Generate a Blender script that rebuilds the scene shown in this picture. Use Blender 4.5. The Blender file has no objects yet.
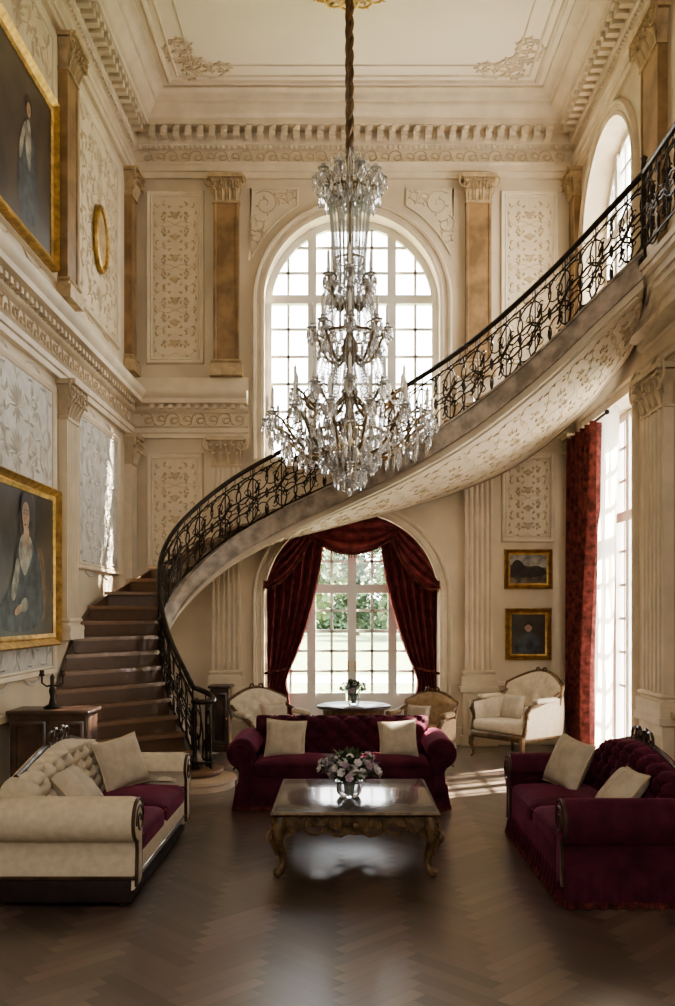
import bpy, bmesh, math, random
from mathutils import Vector, Matrix
random.seed(7)
SC=bpy.context.scene; C=SC.collection; PI=math.pi
XL,XR,YB,YF,ZC=-2.91,3.12,12.2,-2.0,8.61

# ------------------------------------------------------------------ materials
def mat(name,col,rough=.5,metal=0,var=0,scale=6,bump=0,bscale=60,coat=0,sheen=0,trans=0,ior=1.45,col2=None):
    m=bpy.data.materials.new(name); m.use_nodes=True; nt=m.node_tree; b=nt.nodes['Principled BSDF']
    b.inputs['Base Color'].default_value=(*col,1); b.inputs['Roughness'].default_value=rough
    b.inputs['Metallic'].default_value=metal; b.inputs['Coat Weight'].default_value=coat
    b.inputs['Sheen Weight'].default_value=sheen; b.inputs['Transmission Weight'].default_value=trans; b.inputs['IOR'].default_value=ior
    if sheen:
        b.inputs['Sheen Tint'].default_value=(min(1,col[0]*5),min(1,col[1]*5),min(1,col[2]*5),1); b.inputs['Specular IOR Level'].default_value=.15
    tc=nt.nodes.new('ShaderNodeTexCoord')
    if var or col2:
        n=nt.nodes.new('ShaderNodeTexNoise'); n.inputs['Scale'].default_value=scale; n.inputs['Detail'].default_value=5
        nt.links.new(tc.outputs['Object'],n.inputs['Vector'])
        r=nt.nodes.new('ShaderNodeValToRGB'); r.color_ramp.elements[0].position=.35; r.color_ramp.elements[1].position=.65
        a=[max(0,c*(1-var)) for c in col]; z=col2 if col2 else [min(1,c*(1+var)) for c in col]
        r.color_ramp.elements[0].color=(*a,1); r.color_ramp.elements[1].color=(*z,1)
        nt.links.new(n.outputs['Fac'],r.inputs['Fac']); nt.links.new(r.outputs['Color'],b.inputs['Base Color'])
    if bump:
        n=nt.nodes.new('ShaderNodeTexNoise'); n.inputs['Scale'].default_value=bscale; n.inputs['Detail'].default_value=3
        nt.links.new(tc.outputs['Object'],n.inputs['Vector'])
        bp=nt.nodes.new('ShaderNodeBump'); bp.inputs['Strength'].default_value=bump; bp.inputs['Distance'].default_value=.01
        nt.links.new(n.outputs['Fac'],bp.inputs['Height']); nt.links.new(bp.outputs['Normal'],b.inputs['Normal'])
    return m
M=dict(
 wall=mat('cream_plaster',(.60,.505,.375),.75,var=.10,scale=1.5,bump=.1),
 trim=mat('cream_moulding',(.63,.535,.40),.6,var=.08,scale=4),
 ceil=mat('ceiling_plaster',(.77,.68,.54),.8,var=.03,scale=1),
 tan=mat('tan_marble',(.27,.17,.085),.4,var=.28,scale=5),
 gold=mat('gilding',(.46,.30,.11),.4,.9,var=.3,scale=14,bump=.25),
 goldp=mat('old_gilt_relief',(.44,.325,.19),.5,.12,var=.2,scale=9),
 relief=mat('beige_relief',(.50,.40,.27),.6,var=.12,scale=9),
 softrel=mat('soft_plaster_relief',(.535,.435,.305),.65,var=.1,scale=9),
 goldsoft=mat('soft_gilt_relief',(.49,.38,.24),.6,var=.12,scale=9),
 field=mat('panel_field',(.62,.525,.39),.7,var=.06,scale=3),
 damask=mat('grey_damask',(.51,.482,.435),.65,var=.12,scale=9),
 damask2=mat('pale_damask_relief',(.57,.54,.482),.7,var=.1,scale=9),
 bronze=mat('dark_bronze',(.040,.029,.021),.4,.6,var=.3,scale=20),
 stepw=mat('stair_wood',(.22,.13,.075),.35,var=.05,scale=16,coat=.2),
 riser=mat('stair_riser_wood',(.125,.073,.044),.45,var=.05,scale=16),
 stepl=mat('pale_oak',(.55,.42,.30),.4,var=.1,scale=5),
 strm=mat('grey_brown_marble',(.39,.325,.265),.35,var=.35,scale=7),
 wine=mat('burgundy_velvet',(.060,.012,.024),.8,var=.3,scale=7,bump=.12,bscale=150,sheen=.6),
 drape=mat('burgundy_drape',(.130,.030,.030),.75,var=.5,scale=9,bump=.2,bscale=60,sheen=.25),
 drape2=mat('wine_damask_drape',(.13,.036,.030),.75,var=.55,scale=13,bump=.2,bscale=60,sheen=.1),
 cream=mat('cream_upholstery',(.57,.49,.375),.8,var=.08,scale=20,bump=.15,bscale=200),
 pill=mat('beige_cushion',(.46,.395,.31),.8,var=.1,scale=14,bump=.15,bscale=180),
 tanf=mat('tan_upholstery',(.34,.23,.13),.75,var=.2,scale=18,bump=.15,bscale=180),
 wood=mat('dark_walnut',(.055,.030,.020),.35,var=.4,scale=6,coat=.25),
 giltwood=mat('gilt_wood',(.115,.070,.034),.45,.08,var=.5,scale=16,bump=.2),
 antique=mat('antique_carved_wood',(.14,.08,.037),.4,.12,var=.4,scale=14,bump=.25),
 brass=mat('aged_brass',(.20,.135,.068),.34,.85,var=.25,scale=14),
 top=mat('polished_dark_stone',(.12,.112,.108),.18,var=.25,scale=5,coat=.25),
 white=mat('white_window_paint',(.70,.67,.61),.45),
 candle=mat('ivory_candle',(.88,.84,.74),.5),
 petal=mat('white_petal',(.70,.65,.65),.6,var=.1), petal2=mat('lilac_petal',(.42,.31,.38),.6,var=.2),
 leaf=mat('leaf_green',(.06,.10,.04),.5,var=.3,scale=20),
 canvas=mat('dark_canvas',(.020,.015,.011),.35,col2=(.065,.045,.028),scale=3),
 canvas2=mat('landscape_canvas',(.03,.022,.014),.4,col2=(.16,.11,.065),scale=9),
 skin=mat('painted_skin',(.36,.225,.145),.5,var=.35,scale=9), hair=mat('painted_hair',(.030,.016,.009),.5,var=.5,scale=12),
 dress=mat('painted_dress',(.04,.046,.052),.5,var=.8,scale=7), linen=mat('painted_linen',(.27,.245,.20),.5,var=.5,scale=9),
 bark=mat('bark',(.12,.09,.06),.9), fol=mat('tree_foliage',(.075,.115,.06),.8,var=.4,scale=2), fol2=mat('pale_tree_foliage',(.13,.17,.09),.8,var=.4,scale=2),
 lawn=mat('lawn_grass',(.15,.20,.085),.9,var=.3,scale=3), stone=mat('terrace_stone',(.5,.46,.39),.8,var=.1,scale=2),
 black=mat('blackened_base',(.02,.010,.011),.6,var=.3,scale=12),
)
def glassy(name,col,rough,tr,ior):
    m=bpy.data.materials.new(name); m.use_nodes=True; b=m.node_tree.nodes['Principled BSDF']
    b.inputs['Base Color'].default_value=(*col,1); b.inputs['Roughness'].default_value=rough; b.inputs['Transmission Weight'].default_value=tr; b.inputs['IOR'].default_value=ior
    return m
M['crystal']=glassy('crystal',(.95,.94,.92),.05,.80,1.55)
M['glass']=glassy('vase_glass',(.85,.88,.9),.03,.9,1.3)
def mixmat(name,fac,kind,c1,c2,rough=.05):
    m=bpy.data.materials.new(name); m.use_nodes=True; nt=m.node_tree; nt.nodes.clear()
    o=nt.nodes.new('ShaderNodeOutputMaterial'); mx=nt.nodes.new('ShaderNodeMixShader'); mx.inputs[0].default_value=fac
    t=nt.nodes.new('ShaderNodeBsdfTransparent'); t.inputs[0].default_value=(*c1,1)
    g=nt.nodes.new(kind); g.inputs[0].default_value=(*c2,1)
    if 'Roughness' in g.inputs and kind!='ShaderNodeBsdfTranslucent': g.inputs['Roughness'].default_value=rough
    nt.links.new(t.outputs[0],mx.inputs[1]); nt.links.new(g.outputs[0],mx.inputs[2]); nt.links.new(mx.outputs[0],o.inputs[0]); return m
M['pane']=mixmat('window_pane',.06,'ShaderNodeBsdfGlossy',(.98,.98,.98),(1,1,1))
M['sheer']=mixmat('sheer_voile',.72,'ShaderNodeBsdfTranslucent',(1,1,1),(.90,.86,.79))
# parquet: colour attribute per plank
m=bpy.data.materials.new('herringbone_parquet'); m.use_nodes=True; nt=m.node_tree; b=nt.nodes['Principled BSDF']
at=nt.nodes.new('ShaderNodeAttribute'); at.attribute_name='plank'
nz=nt.nodes.new('ShaderNodeTexNoise'); nz.inputs['Scale'].default_value=14; nz.inputs['Detail'].default_value=6
mx=nt.nodes.new('ShaderNodeMix'); mx.data_type='RGBA'; mx.blend_type='MULTIPLY'; mx.inputs[0].default_value=.3
nt.links.new(at.outputs['Color'],mx.inputs[6]); nt.links.new(nz.outputs['Color'],mx.inputs[7]); nt.links.new(mx.outputs[2],b.inputs['Base Color'])
b.inputs['Roughness'].default_value=.34; b.inputs['Specular IOR Level'].default_value=.65; b.inputs['Coat Weight'].default_value=1.0; b.inputs['Coat Roughness'].default_value=.24
M['parquet']=m

# ------------------------------------------------------------------ mesh builder
def world(o):
    m=Matrix.Identity(4)
    while o: m=o.matrix_basis@m; o=o.parent
    return m
class MB:
    def __init__(s): s.v=[]; s.f=[]
    def add(s,vs,fs):
        o=len(s.v); s.v+=[tuple(v) for v in vs]; s.f+=[tuple(i+o for i in f) for f in fs]; return s
    def hexa(s,p): return s.add(p,[(0,1,3,2),(4,6,7,5),(0,4,5,1),(2,3,7,6),(0,2,6,4),(1,5,7,3)])
    def box(s,x0,x1,y0,y1,z0,z1): return s.hexa([(x,y,z) for x in(x0,x1) for y in(y0,y1) for z in(z0,z1)])
    def grid(s,nu,nv,fn):
        vs=[fn(i/nu,j/nv) for i in range(nu+1) for j in range(nv+1)]
        return s.add(vs,[(i*(nv+1)+j,(i+1)*(nv+1)+j,(i+1)*(nv+1)+j+1,i*(nv+1)+j+1) for i in range(nu) for j in range(nv)])
    def rings(s,rs,closed=False,caps=True):
        n=len(rs[0]); vs=[p for r in rs for p in r]; k=len(rs); fs=[]
        for a in range(k if closed else k-1):
            b=(a+1)%k
            for i in range(n): fs.append((a*n+i,a*n+(i+1)%n,b*n+(i+1)%n,b*n+i))
        if caps and not closed: fs+=[tuple(range(n))[::-1],tuple((k-1)*n+i for i in range(n))]
        return s.add(vs,fs)
    def tube(s,pts,r,n=6,closed=False):
        P=[Vector(p) for p in pts]; k=len(P)
        if k<2: return s
        R=r if hasattr(r,'__len__') else [r]*k
        nrm=None; rs=[]
        for i in range(k):
            a=P[(i-1)%k] if (i>0 or closed) else P[i]; b=P[(i+1)%k] if (i<k-1 or closed) else P[i]
            t=(b-a)
            if t.length<1e-9: t=Vector((0,0,1))
            t.normalize()
            if nrm is None:
                u=Vector((0,0,1)) if abs(t.z)<.9 else Vector((1,0,0)); nrm=(u-t*u.dot(t)).normalized()
            else:
                nrm=nrm-t*nrm.dot(t)
                if nrm.length<1e-6: nrm=t.orthogonal()
                nrm.normalize()
            bn=t.cross(nrm)
            rs.append([P[i]+(nrm*math.cos(2*PI*j/n)+bn*math.sin(2*PI*j/n))*R[i] for j in range(n)])
        return s.rings(rs,closed)
    def lathe(s,prof,n=20,c=(0,0,0)):
        rs=[[(c[0]+r*math.cos(2*PI*j/n),c[1]+r*math.sin(2*PI*j/n),c[2]+z) for j in range(n)] for r,z in prof]
        return s.rings(rs)
    def ball(s,c,r,n=8,k=5,sz=1):
        return s.lathe([(max(1e-4,r*math.sin(PI*i/k)),-r*sz*math.cos(PI*i/k)) for i in range(k+1)],n,c)
    def prism(s,poly,z0,z1):
        n=len(poly); return s.rings([[(x,y,z0) for x,y in poly],[(x,y,z1) for x,y in poly]])
    def rbox(s,hx,hy,hz,r,n=5,puff=0,m=None):
        def ax(h):
            q=h-r; inner=[-q+2*q*i/n for i in range(n+1)]
            return [-h,-(h-.35*r)]+inner+[h-.35*r,h]
        A=[ax(hx),ax(hy),ax(hz)]; H=(hx,hy,hz); idx={}; vs=[]; fs=[]
        def vert(p):
            key=tuple(round(c,6) for c in p)
            if key in idx: return idx[key]
            c=Vector([max(-(h-r),min(h-r,q)) for q,h in zip(p,H)]); d=Vector(p)-c
            q=c+d.normalized()*r if d.length>1e-9 else c
            if puff: 
                q.z+=(1 if q.z>0 else -.3)*puff*max(0,1-(q.x/hx)**2)*max(0,1-(q.y/hy)**2)
            idx[key]=len(vs); vs.append(m@q if m else q); return idx[key]
        for a in range(3):
            b,c=(a+1)%3,(a+2)%3
            for sg in(-1,1):
                for i in range(len(A[b])-1):
                    for j in range(len(A[c])-1):
                        q=[]
                        for di,dj in((0,0),(1,0),(1,1),(0,1)):
                            p=[0,0,0]; p[a]=sg*H[a]; p[b]=A[b][i+di]; p[c]=A[c][j+dj]; q.append(vert(p))
                        fs.append(tuple(q))
        return s.add(vs,fs)
    def strip(s,pts,ws,side):
        vs=[]; sd=Vector(side)
        for p,w in zip(pts,ws):
            p=Vector(p); vs+=[p-sd*w,p+sd*w]
        return s.add(vs,[(2*i,2*i+1,2*i+3,2*i+2) for i in range(len(pts)-1)])
    def xf(s,m): s.v=[tuple(m@Vector(v)) for v in s.v]; return s
    def build(s,name,mt,parent=None,smooth=True,bevel=0,wld=False,norm=True):
        vs=s.v
        if wld and parent:
            iv=world(parent).inverted(); vs=[tuple(iv@Vector(v)) for v in vs]
        me=bpy.data.meshes.new(name); me.from_pydata(vs,[],s.f); me.update()
        if norm:
            bm=bmesh.new(); bm.from_mesh(me); bmesh.ops.recalc_face_normals(bm,faces=bm.faces); bm.to_mesh(me); bm.free()
        if smooth: me.shade_smooth(); me.set_sharp_from_angle(angle=.75)
        me.materials.append(M[mt] if isinstance(mt,str) else mt)
        o=bpy.data.objects.new(name,me); C.objects.link(o)
        if parent: o.parent=parent
        if bevel:
            bv=o.modifiers.new('bevel','BEVEL'); bv.width=bevel; bv.segments=2; bv.limit_method='ANGLE'
        return o
def tag(o,label=None,cat=None,group=None,kind=None):
    if label: o['label']=label
    if cat: o['category']=cat
    if group: o['group']=group
    if kind: o['kind']=kind
    return o
def thing(name,label,cat,loc=(0,0,0),rz=0,group=None):
    o=bpy.data.objects.new(name,None); C.objects.link(o); o.location=loc; o.rotation_euler=(0,0,rz); o.empty_display_size=.1
    return tag(o,label,cat,group)
def struct(o): o['kind']='structure'; return o
def dup(root,loc,rz,label=None,group=None):
    def cp(o,par):
        c=o.copy(); C.objects.link(c)
        if par: c.parent=par
        for ch in [x for x in o.children]: cp(ch,c)
        return c
    r=cp(root,None); r.location=loc; r.rotation_euler=(0,0,rz)
    if label: r['label']=label
    if group: r['group']=group
    return r
def hermite(zs,ps,z):
    i=0
    while i<len(zs)-2 and z>zs[i+1]: i+=1
    def tan(k):
        a,b=max(0,k-1),min(len(zs)-1,k+1); return [(ps[b][c]-ps[a][c])/(zs[b]-zs[a]) for c in range(len(ps[0]))]
    h=zs[i+1]-zs[i]; t=(z-zs[i])/h; t=max(0,min(1,t)); a,b=tan(i),tan(i+1)
    return tuple((2*t**3-3*t*t+1)*ps[i][c]+(t**3-2*t*t+t)*h*a[c]+(-2*t**3+3*t*t)*ps[i+1][c]+(t**3-t*t)*h*b[c] for c in range(len(ps[0])))
def spiral(x0,z0,cx,cz,turns,dr,end=.12,n=20):
    r0=math.hypot(x0-cx,z0-cz); a0=math.atan2(z0-cz,x0-cx)
    return [(cx+r0*(1-t*(1-end))*math.cos(a0+dr*turns*2*PI*t),cz+r0*(1-t*(1-end))*math.sin(a0+dr*turns*2*PI*t)) for t in [i/n for i in range(n+1)]]
def arabesque(w,h,dens=1.15):
    """leafy mirrored scrolls around a stem: list of (2D points, radii factor)"""
    a=w/2; n=max(1,round(h*.94/(a*dens))); st=h*.94/n; out=[]; zb=-h*.47
    def cl(p): return (max(-a*.97,min(a*.97,p[0])),max(-h*.49,min(h*.49,p[1])))
    def lf(q,dx,dz,L,wd=2.4):
        l=math.hypot(dx,dz) or 1; dx/=l; dz/=l
        pts=[cl((q[0]+L*u*dx-L*.25*u*u*dz,q[1]+L*u*dz+L*.25*u*u*dx)) for u in(0,.3,.65,1)]
        out.append((pts,[.4,wd,wd*.75,.1]))
    out.append(([(0,zb+st*n*i/20) for i in range(21)],[.6]*21))
    for i in range(n):
        z=zb+i*st; fl=1 if i%2==0 else -1
        for sg in(1,-1):
            z0=z if fl>0 else z+st*.97; c0=(sg*a*.5,z+st*.5)
            p=spiral(0,z0,c0[0],c0[1],1.3,sg*fl,.12,22); out.append((p,[1.0-.55*k/22 for k in range(23)]))
            for k in range(2,21,2):
                q=p[k]; nx,nz=q[0]-c0[0],q[1]-c0[1]; tx,tz=p[k+1][0]-p[k-1][0],p[k+1][1]-p[k-1][1]; l=math.hypot(tx,tz) or 1; ln=math.hypot(nx,nz) or 1
                S=a*(.26 if k<12 else .15)
                lf(q,tx/l+nx/ln*.9,tz/l+nz/ln*.9,S); 
                lf(q,tx/l-nx/ln*.8,tz/l-nz/ln*.8,S*.7,1.8)
            for k in range(5): A=2*PI*k/5; lf(c0,math.cos(A),math.sin(A),a*.12,2.1)
        for k in range(9):
            A=PI*(.05+.9*k/8); lf((0,z+st*.36),math.cos(A),math.sin(A),a*.26,2.1)
        for k in range(4):
            A=-PI*(.2+.6*k/3); lf((0,z+st*.36),math.cos(A),math.sin(A),a*.18,1.9)
    return out
def strokes(mb,st,fn,r,n=4):
    for p,rr in st: mb.tube([fn(x,z) for x,z in p],[r*q for q in rr],n)
    return mb

# ------------------------------------------------------------------ floor
def clip(poly,x0,x1,y0,y1):
    for ax,lim,sg in((0,x0,1),(0,x1,-1),(1,y0,1),(1,y1,-1)):
        out=[]
        for i in range(len(poly)):
            p,q=poly[i],poly[(i+1)%len(poly)]; a=(p[ax]-lim)*sg; b=(q[ax]-lim)*sg
            if a>=0: out.append(p)
            if a*b<0: t=a/(a-b); out.append((p[0]+(q[0]-p[0])*t,p[1]+(q[1]-p[1])*t))
        poly=out
        if len(poly)<3: return []
    return poly
W,n=.090,6; mb=MB(); cols=[]
mb.add([(XL,YF,-.004),(XR,YF,-.004),(XR,YB+.35,-.004),(XL,YB+.35,-.004)],[(0,1,2,3)]); cols.append((.03,.022,.017))
c45=math.sqrt(.5); R=115
for i in range(-R,R):
    for j in range(-R-20,R+20):
        k=(i-j)%(2*n)
        if k==0: r=(i,i+n,j,j+1)
        elif k==n: r=(i,i+1,j-n+1,j+1)
        else: continue
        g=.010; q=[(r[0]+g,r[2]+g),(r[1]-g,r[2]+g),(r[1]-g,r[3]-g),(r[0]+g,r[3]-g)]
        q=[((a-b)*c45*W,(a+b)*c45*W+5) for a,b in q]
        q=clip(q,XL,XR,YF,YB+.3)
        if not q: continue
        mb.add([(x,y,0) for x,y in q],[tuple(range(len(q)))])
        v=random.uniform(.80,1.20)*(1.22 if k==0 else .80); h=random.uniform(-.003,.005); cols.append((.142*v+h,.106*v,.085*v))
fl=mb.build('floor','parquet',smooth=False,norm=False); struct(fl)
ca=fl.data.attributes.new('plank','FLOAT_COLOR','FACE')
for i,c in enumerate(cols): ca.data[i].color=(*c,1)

# ------------------------------------------------------------------ walls
def arch_wall(mb,mp,u0,u1,z0,z1,uc,hw,ops,dep):
    """ops: (zb, zs, arched) from bottom to top; mp(u,z,w)"""
    a,b=uc-hw,uc+hw
    def q(ua,ub,za,zb): mb.add([mp(ua,za,0),mp(ub,za,0),mp(ub,zb,0),mp(ua,zb,0)],[(0,1,2,3)])
    q(u0,a,z0,z1); q(b,u1,z0,z1)
    zc=z0; N=28
    for k,(zb,zs,ar) in enumerate(ops):
        if zb>zc+1e-4: q(a,b,zc,zb)
        nxt=ops[k+1][0] if k+1<len(ops) else z1
        path=[(a,zb),(a,zs)]
        if ar:
            arc=[(uc-hw*math.cos(PI*i/N),zs+hw*math.sin(PI*i/N)) for i in range(N+1)]
            for i in range(N):
                (ua,za),(ub,zb2)=arc[i],arc[i+1]; mb.add([mp(ua,za,0),mp(ub,zb2,0),mp(ub,nxt,0),mp(ua,nxt,0)],[(0,1,2,3)])
            path+=arc[1:]
        else:
            path.append((b,zs)); q(a,b,zs,nxt)
        path.append((b,zb))
        L=len(path)
        mb.add([mp(u,z,0) for u,z in path]+[mp(u,z,dep) for u,z in path],[(i,(i+1)%L,L+(i+1)%L,L+i) for i in range(L)])
        zc=nxt
    return mb
UB,HB=.095,1.2; UR,HR=10.7,1.0; RS=6.58
mpB=lambda u,z,w:(u,YB+w,z); mpR=lambda u,z,w:(XR+w,u,z)
struct(arch_wall(MB(),mpB,XL,XR,0,ZC,UB,HB,[(0,1.96,True),(3.86,6.03,True)],.35).build('wall_back','wall',smooth=False,norm=False))
struct(arch_wall(MB(),mpR,YF,YB,0,ZC,UR,HR,[(.12,4.2,False),(5.0,RS,True)],.35).build('wall_right','wall',smooth=False,norm=False))
struct(MB().add([(XL,YF,0),(XL,YB,0),(XL,YB,ZC),(XL,YF,ZC)],[(0,1,2,3)]).build('wall_left','wall',norm=False))
struct(MB().add([(XL,YF,0),(XR,YF,0),(XR,YF,ZC),(XL,YF,ZC)],[(0,1,2,3)]).build('wall_front','wall',norm=False))
struct(MB().add([(XL,YF,ZC),(XR,YF,ZC),(XR,YB,ZC),(XL,YB,ZC)],[(0,1,2,3)]).build('ceiling','ceil',norm=False))
tn=[0]
def trim(mb,mt='trim',name=None):
    tn[0]+=1; return struct(mb.build(name or 'trim_%d'%tn[0],mt,smooth=True))
def ucorn(prof,sides='LBR',yl=YF,yr=YF,bx0=None,bx1=None):
    mb=MB(); rows=[]
    for p,z in prof:
        r=[]
        if 'L' in sides: r+=[(XL+p,yl,z)]
        r+=[(XL+p,YB-p,z)] if bx0 is None else [(bx0,YB-p,z)]
        r+=[(XR-p,YB-p,z)] if bx1 is None else [(bx1,YB-p,z)]
        if 'R' in sides: r+=[(XR-p,yr,z)]
        rows.append(r)
    k=len(rows[0]); vs=[v for r in rows for v in r]
    fs=[(a*k+i,a*k+i+1,(a+1)*k+i+1,(a+1)*k+i) for a in range(len(rows)-1) for i in range(k-1)]
    mb.add(vs,fs)
    return mb
P=[(0,7.66),(.05,7.66),(.05,7.74),(.07,7.75),(.07,7.82),(.10,7.84),(.10,7.86),(.03,7.87),(.03,8.03),(.06,8.04),(.09,8.08),(.11,8.09),(.11,8.24),(.15,8.25),(.30,8.26),(.30,8.33),(.32,8.34),(.35,8.38),(.40,8.42),(.42,8.45),(.42,8.48),(.45,8.49),(.47,8.53),(.52,8.57),(.56,8.58),(.56,8.605)]
mb=ucorn(P)
def dent(mb,p0,p1,z0,z1,w,sp):
    x=XL+p1+.05
    while x<XR-p1-w: mb.box(x,x+w,YB-p1,YB-p0,z0,z1); x+=sp
    y=2.0
    while y<YB-p1-w:
        mb.box(XL+p0,XL+p1,y,y+w,z0,z1); mb.box(XR-p1,XR-p0,y,y+w,z0,z1); y+=sp
dent(mb,.10,.25,8.13,8.25,.08,.16)
dent(mb,.25,.28,8.19,8.25,.06,.16)
dent(mb,.05,.09,8.035,8.085,.035,.07)
trim(mb)
for p,r in((.66,.035),(.78,.02),(1.0,.014)):
    mb=MB(); loop=[(XL+p,YF+p,ZC-.005),(XL+p,YB-p,ZC-.005),(XR-p,YB-p,ZC-.005),(XR-p,YF+p,ZC-.005)]
    mb.tube(loop,r,8,closed=True); trim(mb)
Pm=[(0,4.15),(.05,4.15),(.05,4.21),(.07,4.22),(.07,4.28),(.10,4.30),(.03,4.32),(.03,4.48),(.07,4.50),(.09,4.53),(.09,4.57),(.21,4.59),(.21,4.65),(.24,4.68),(.26,4.72),(.26,4.75),(.05,4.77),(.05,4.93),(.03,4.97),(0,4.98)]
EL=UB-HB-.2; ER=UB+HB+.2
mb=ucorn(Pm,'LB',bx1=EL)
mb.add([(EL,YB-p,z) for p,z in Pm],[tuple(range(len(Pm)))])
y=3.0
while y<YB-.35: mb.box(XL+.07,XL+.15,y,y+.06,4.53,4.585); y+=.12
x=XL+.3
while x<EL-.08: mb.box(x,x+.06,YB-.15,YB-.07,4.53,4.585); x+=.12
trim(mb)
mb=ucorn(Pm,'B',bx0=ER); mb.add([(ER,YB-p,z) for p,z in Pm],[tuple(range(len(Pm)))]); trim(mb)
mb=MB(); mb.add([v for p,z in Pm for v in((XR-p,YF,z),(XR-p,9.35,z))],[(2*i,2*i+1,2*i+3,2*i+2) for i in range(len(Pm)-1)])
mb.add([(XR-p,9.35,z) for p,z in Pm],[tuple(range(len(Pm)))]); trim(mb)
def frieze(name,label,mp,L,h,r,mt='goldp'):
    mb=MB(); k=max(1,round(L/(h*1.3))); s=L/k
    for i in range(k):
        u=i*s; d=1 if i%2 else -1
        mb.tube([mp(a,b) for a,b in spiral(u,-d*h*.35,u+s*.5,0,1.3,d,.1,18)],[r*(1.2-.6*j/18) for j in range(19)],4)
        mb.tube([mp(a,b) for a,b in spiral(u+s,d*h*.35,u+s*.62,d*h*.2,.9,-d,.2,8)],r*.8,4)
    return tag(mb.build(name,mt),label,'frieze')
frieze('scroll_frieze','gilded scroll frieze under the ledge along the left wall',lambda u,v:(XL+.035,3.2+u,4.4+v),8.7,.14,.010,'goldsoft')
frieze('scroll_frieze','gilded scroll frieze under the ledge on the back wall left of the arched window',lambda u,v:(XL+.15+u,YB-.035,4.4+v),EL-XL-.2,.14,.010,'goldsoft')
frieze('scroll_frieze','beige scroll frieze beneath the ceiling cornice on the back wall',lambda u,v:(XL+.15+u,YB-.035,7.95+v),XR-XL-.3,.13,.008,'relief')
def archivolt(mp,uc,hw,zb,zs,prof,arched=True,N=32):
    pts=[(uc-hw,zb,-1,0),(uc-hw,zs,-1,0)]
    if arched: pts+=[(uc-hw*math.cos(PI*i/N),zs+hw*math.sin(PI*i/N),-math.cos(PI*i/N),math.sin(PI*i/N)) for i in range(1,N)]
    else: pts=[(uc-hw,zb,-1,0),(uc-hw,zs,-1,1),(uc+hw,zs,1,1),(uc+hw,zb,1,0)]
    if arched: pts+=[(uc+hw,zs,1,0),(uc+hw,zb,1,0)]
    mb=MB(); k=len(prof); vs=[mp(u+nu*o,z+nz*o,-p) for u,z,nu,nz in pts for o,p in prof]
    mb.add(vs,[(a*k+i,a*k+i+1,(a+1)*k+i+1,(a+1)*k+i) for a in range(len(pts)-1) for i in range(k-1)])
    return mb
AP=[(-.01,0),(-.01,.03),(.03,.035),(.04,.02),(.09,.02),(.10,.045),(.13,.055),(.15,.04),(.16,.0)]
mb=archivolt(mpB,UB,HB,3.86,6.03,AP)
mb.rbox(.1,.06,.15,.03,2,0,Matrix.Translation((UB,YB-.05,6.03+HB+.12))); trim(mb)
trim(archivolt(mpB,UB,HB,0,1.96,AP)); trim(archivolt(mpR,UR,HR,5.0,RS,AP)); trim(archivolt(mpR,UR,HR,.0,4.2,AP,False))
trim(MB().box(UB-HB-.12,UB+HB+.12,YB-.12,YB+.3,3.76,3.86)); trim(MB().box(XR-.1,XR+.3,UR-HR-.1,UR+HR+.1,4.93,5.0))
def bb(name,boxes):
    mb=MB()
    for b in boxes: mb.box(*b)
    return struct(mb.build(name,'trim',bevel=.008))
bb('baseboard_left',[(XL,XL+.03,YF,8.3,0,.24),(XL,XL+.05,YF,8.3,.86,.93)])
bb('baseboard_back',[(ER-.02,XR,YB-.03,YB,0,.24),(ER-.02,XR,YB-.05,YB,.80,.86),(-2.2,EL+.02,YB-.03,YB,0,.24)])
bb('baseboard_right',[(XR-.03,XR,YF,UR-HR-.17,0,.24),(XR-.05,XR,YF,UR-HR-.17,.80,.86)])

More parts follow.
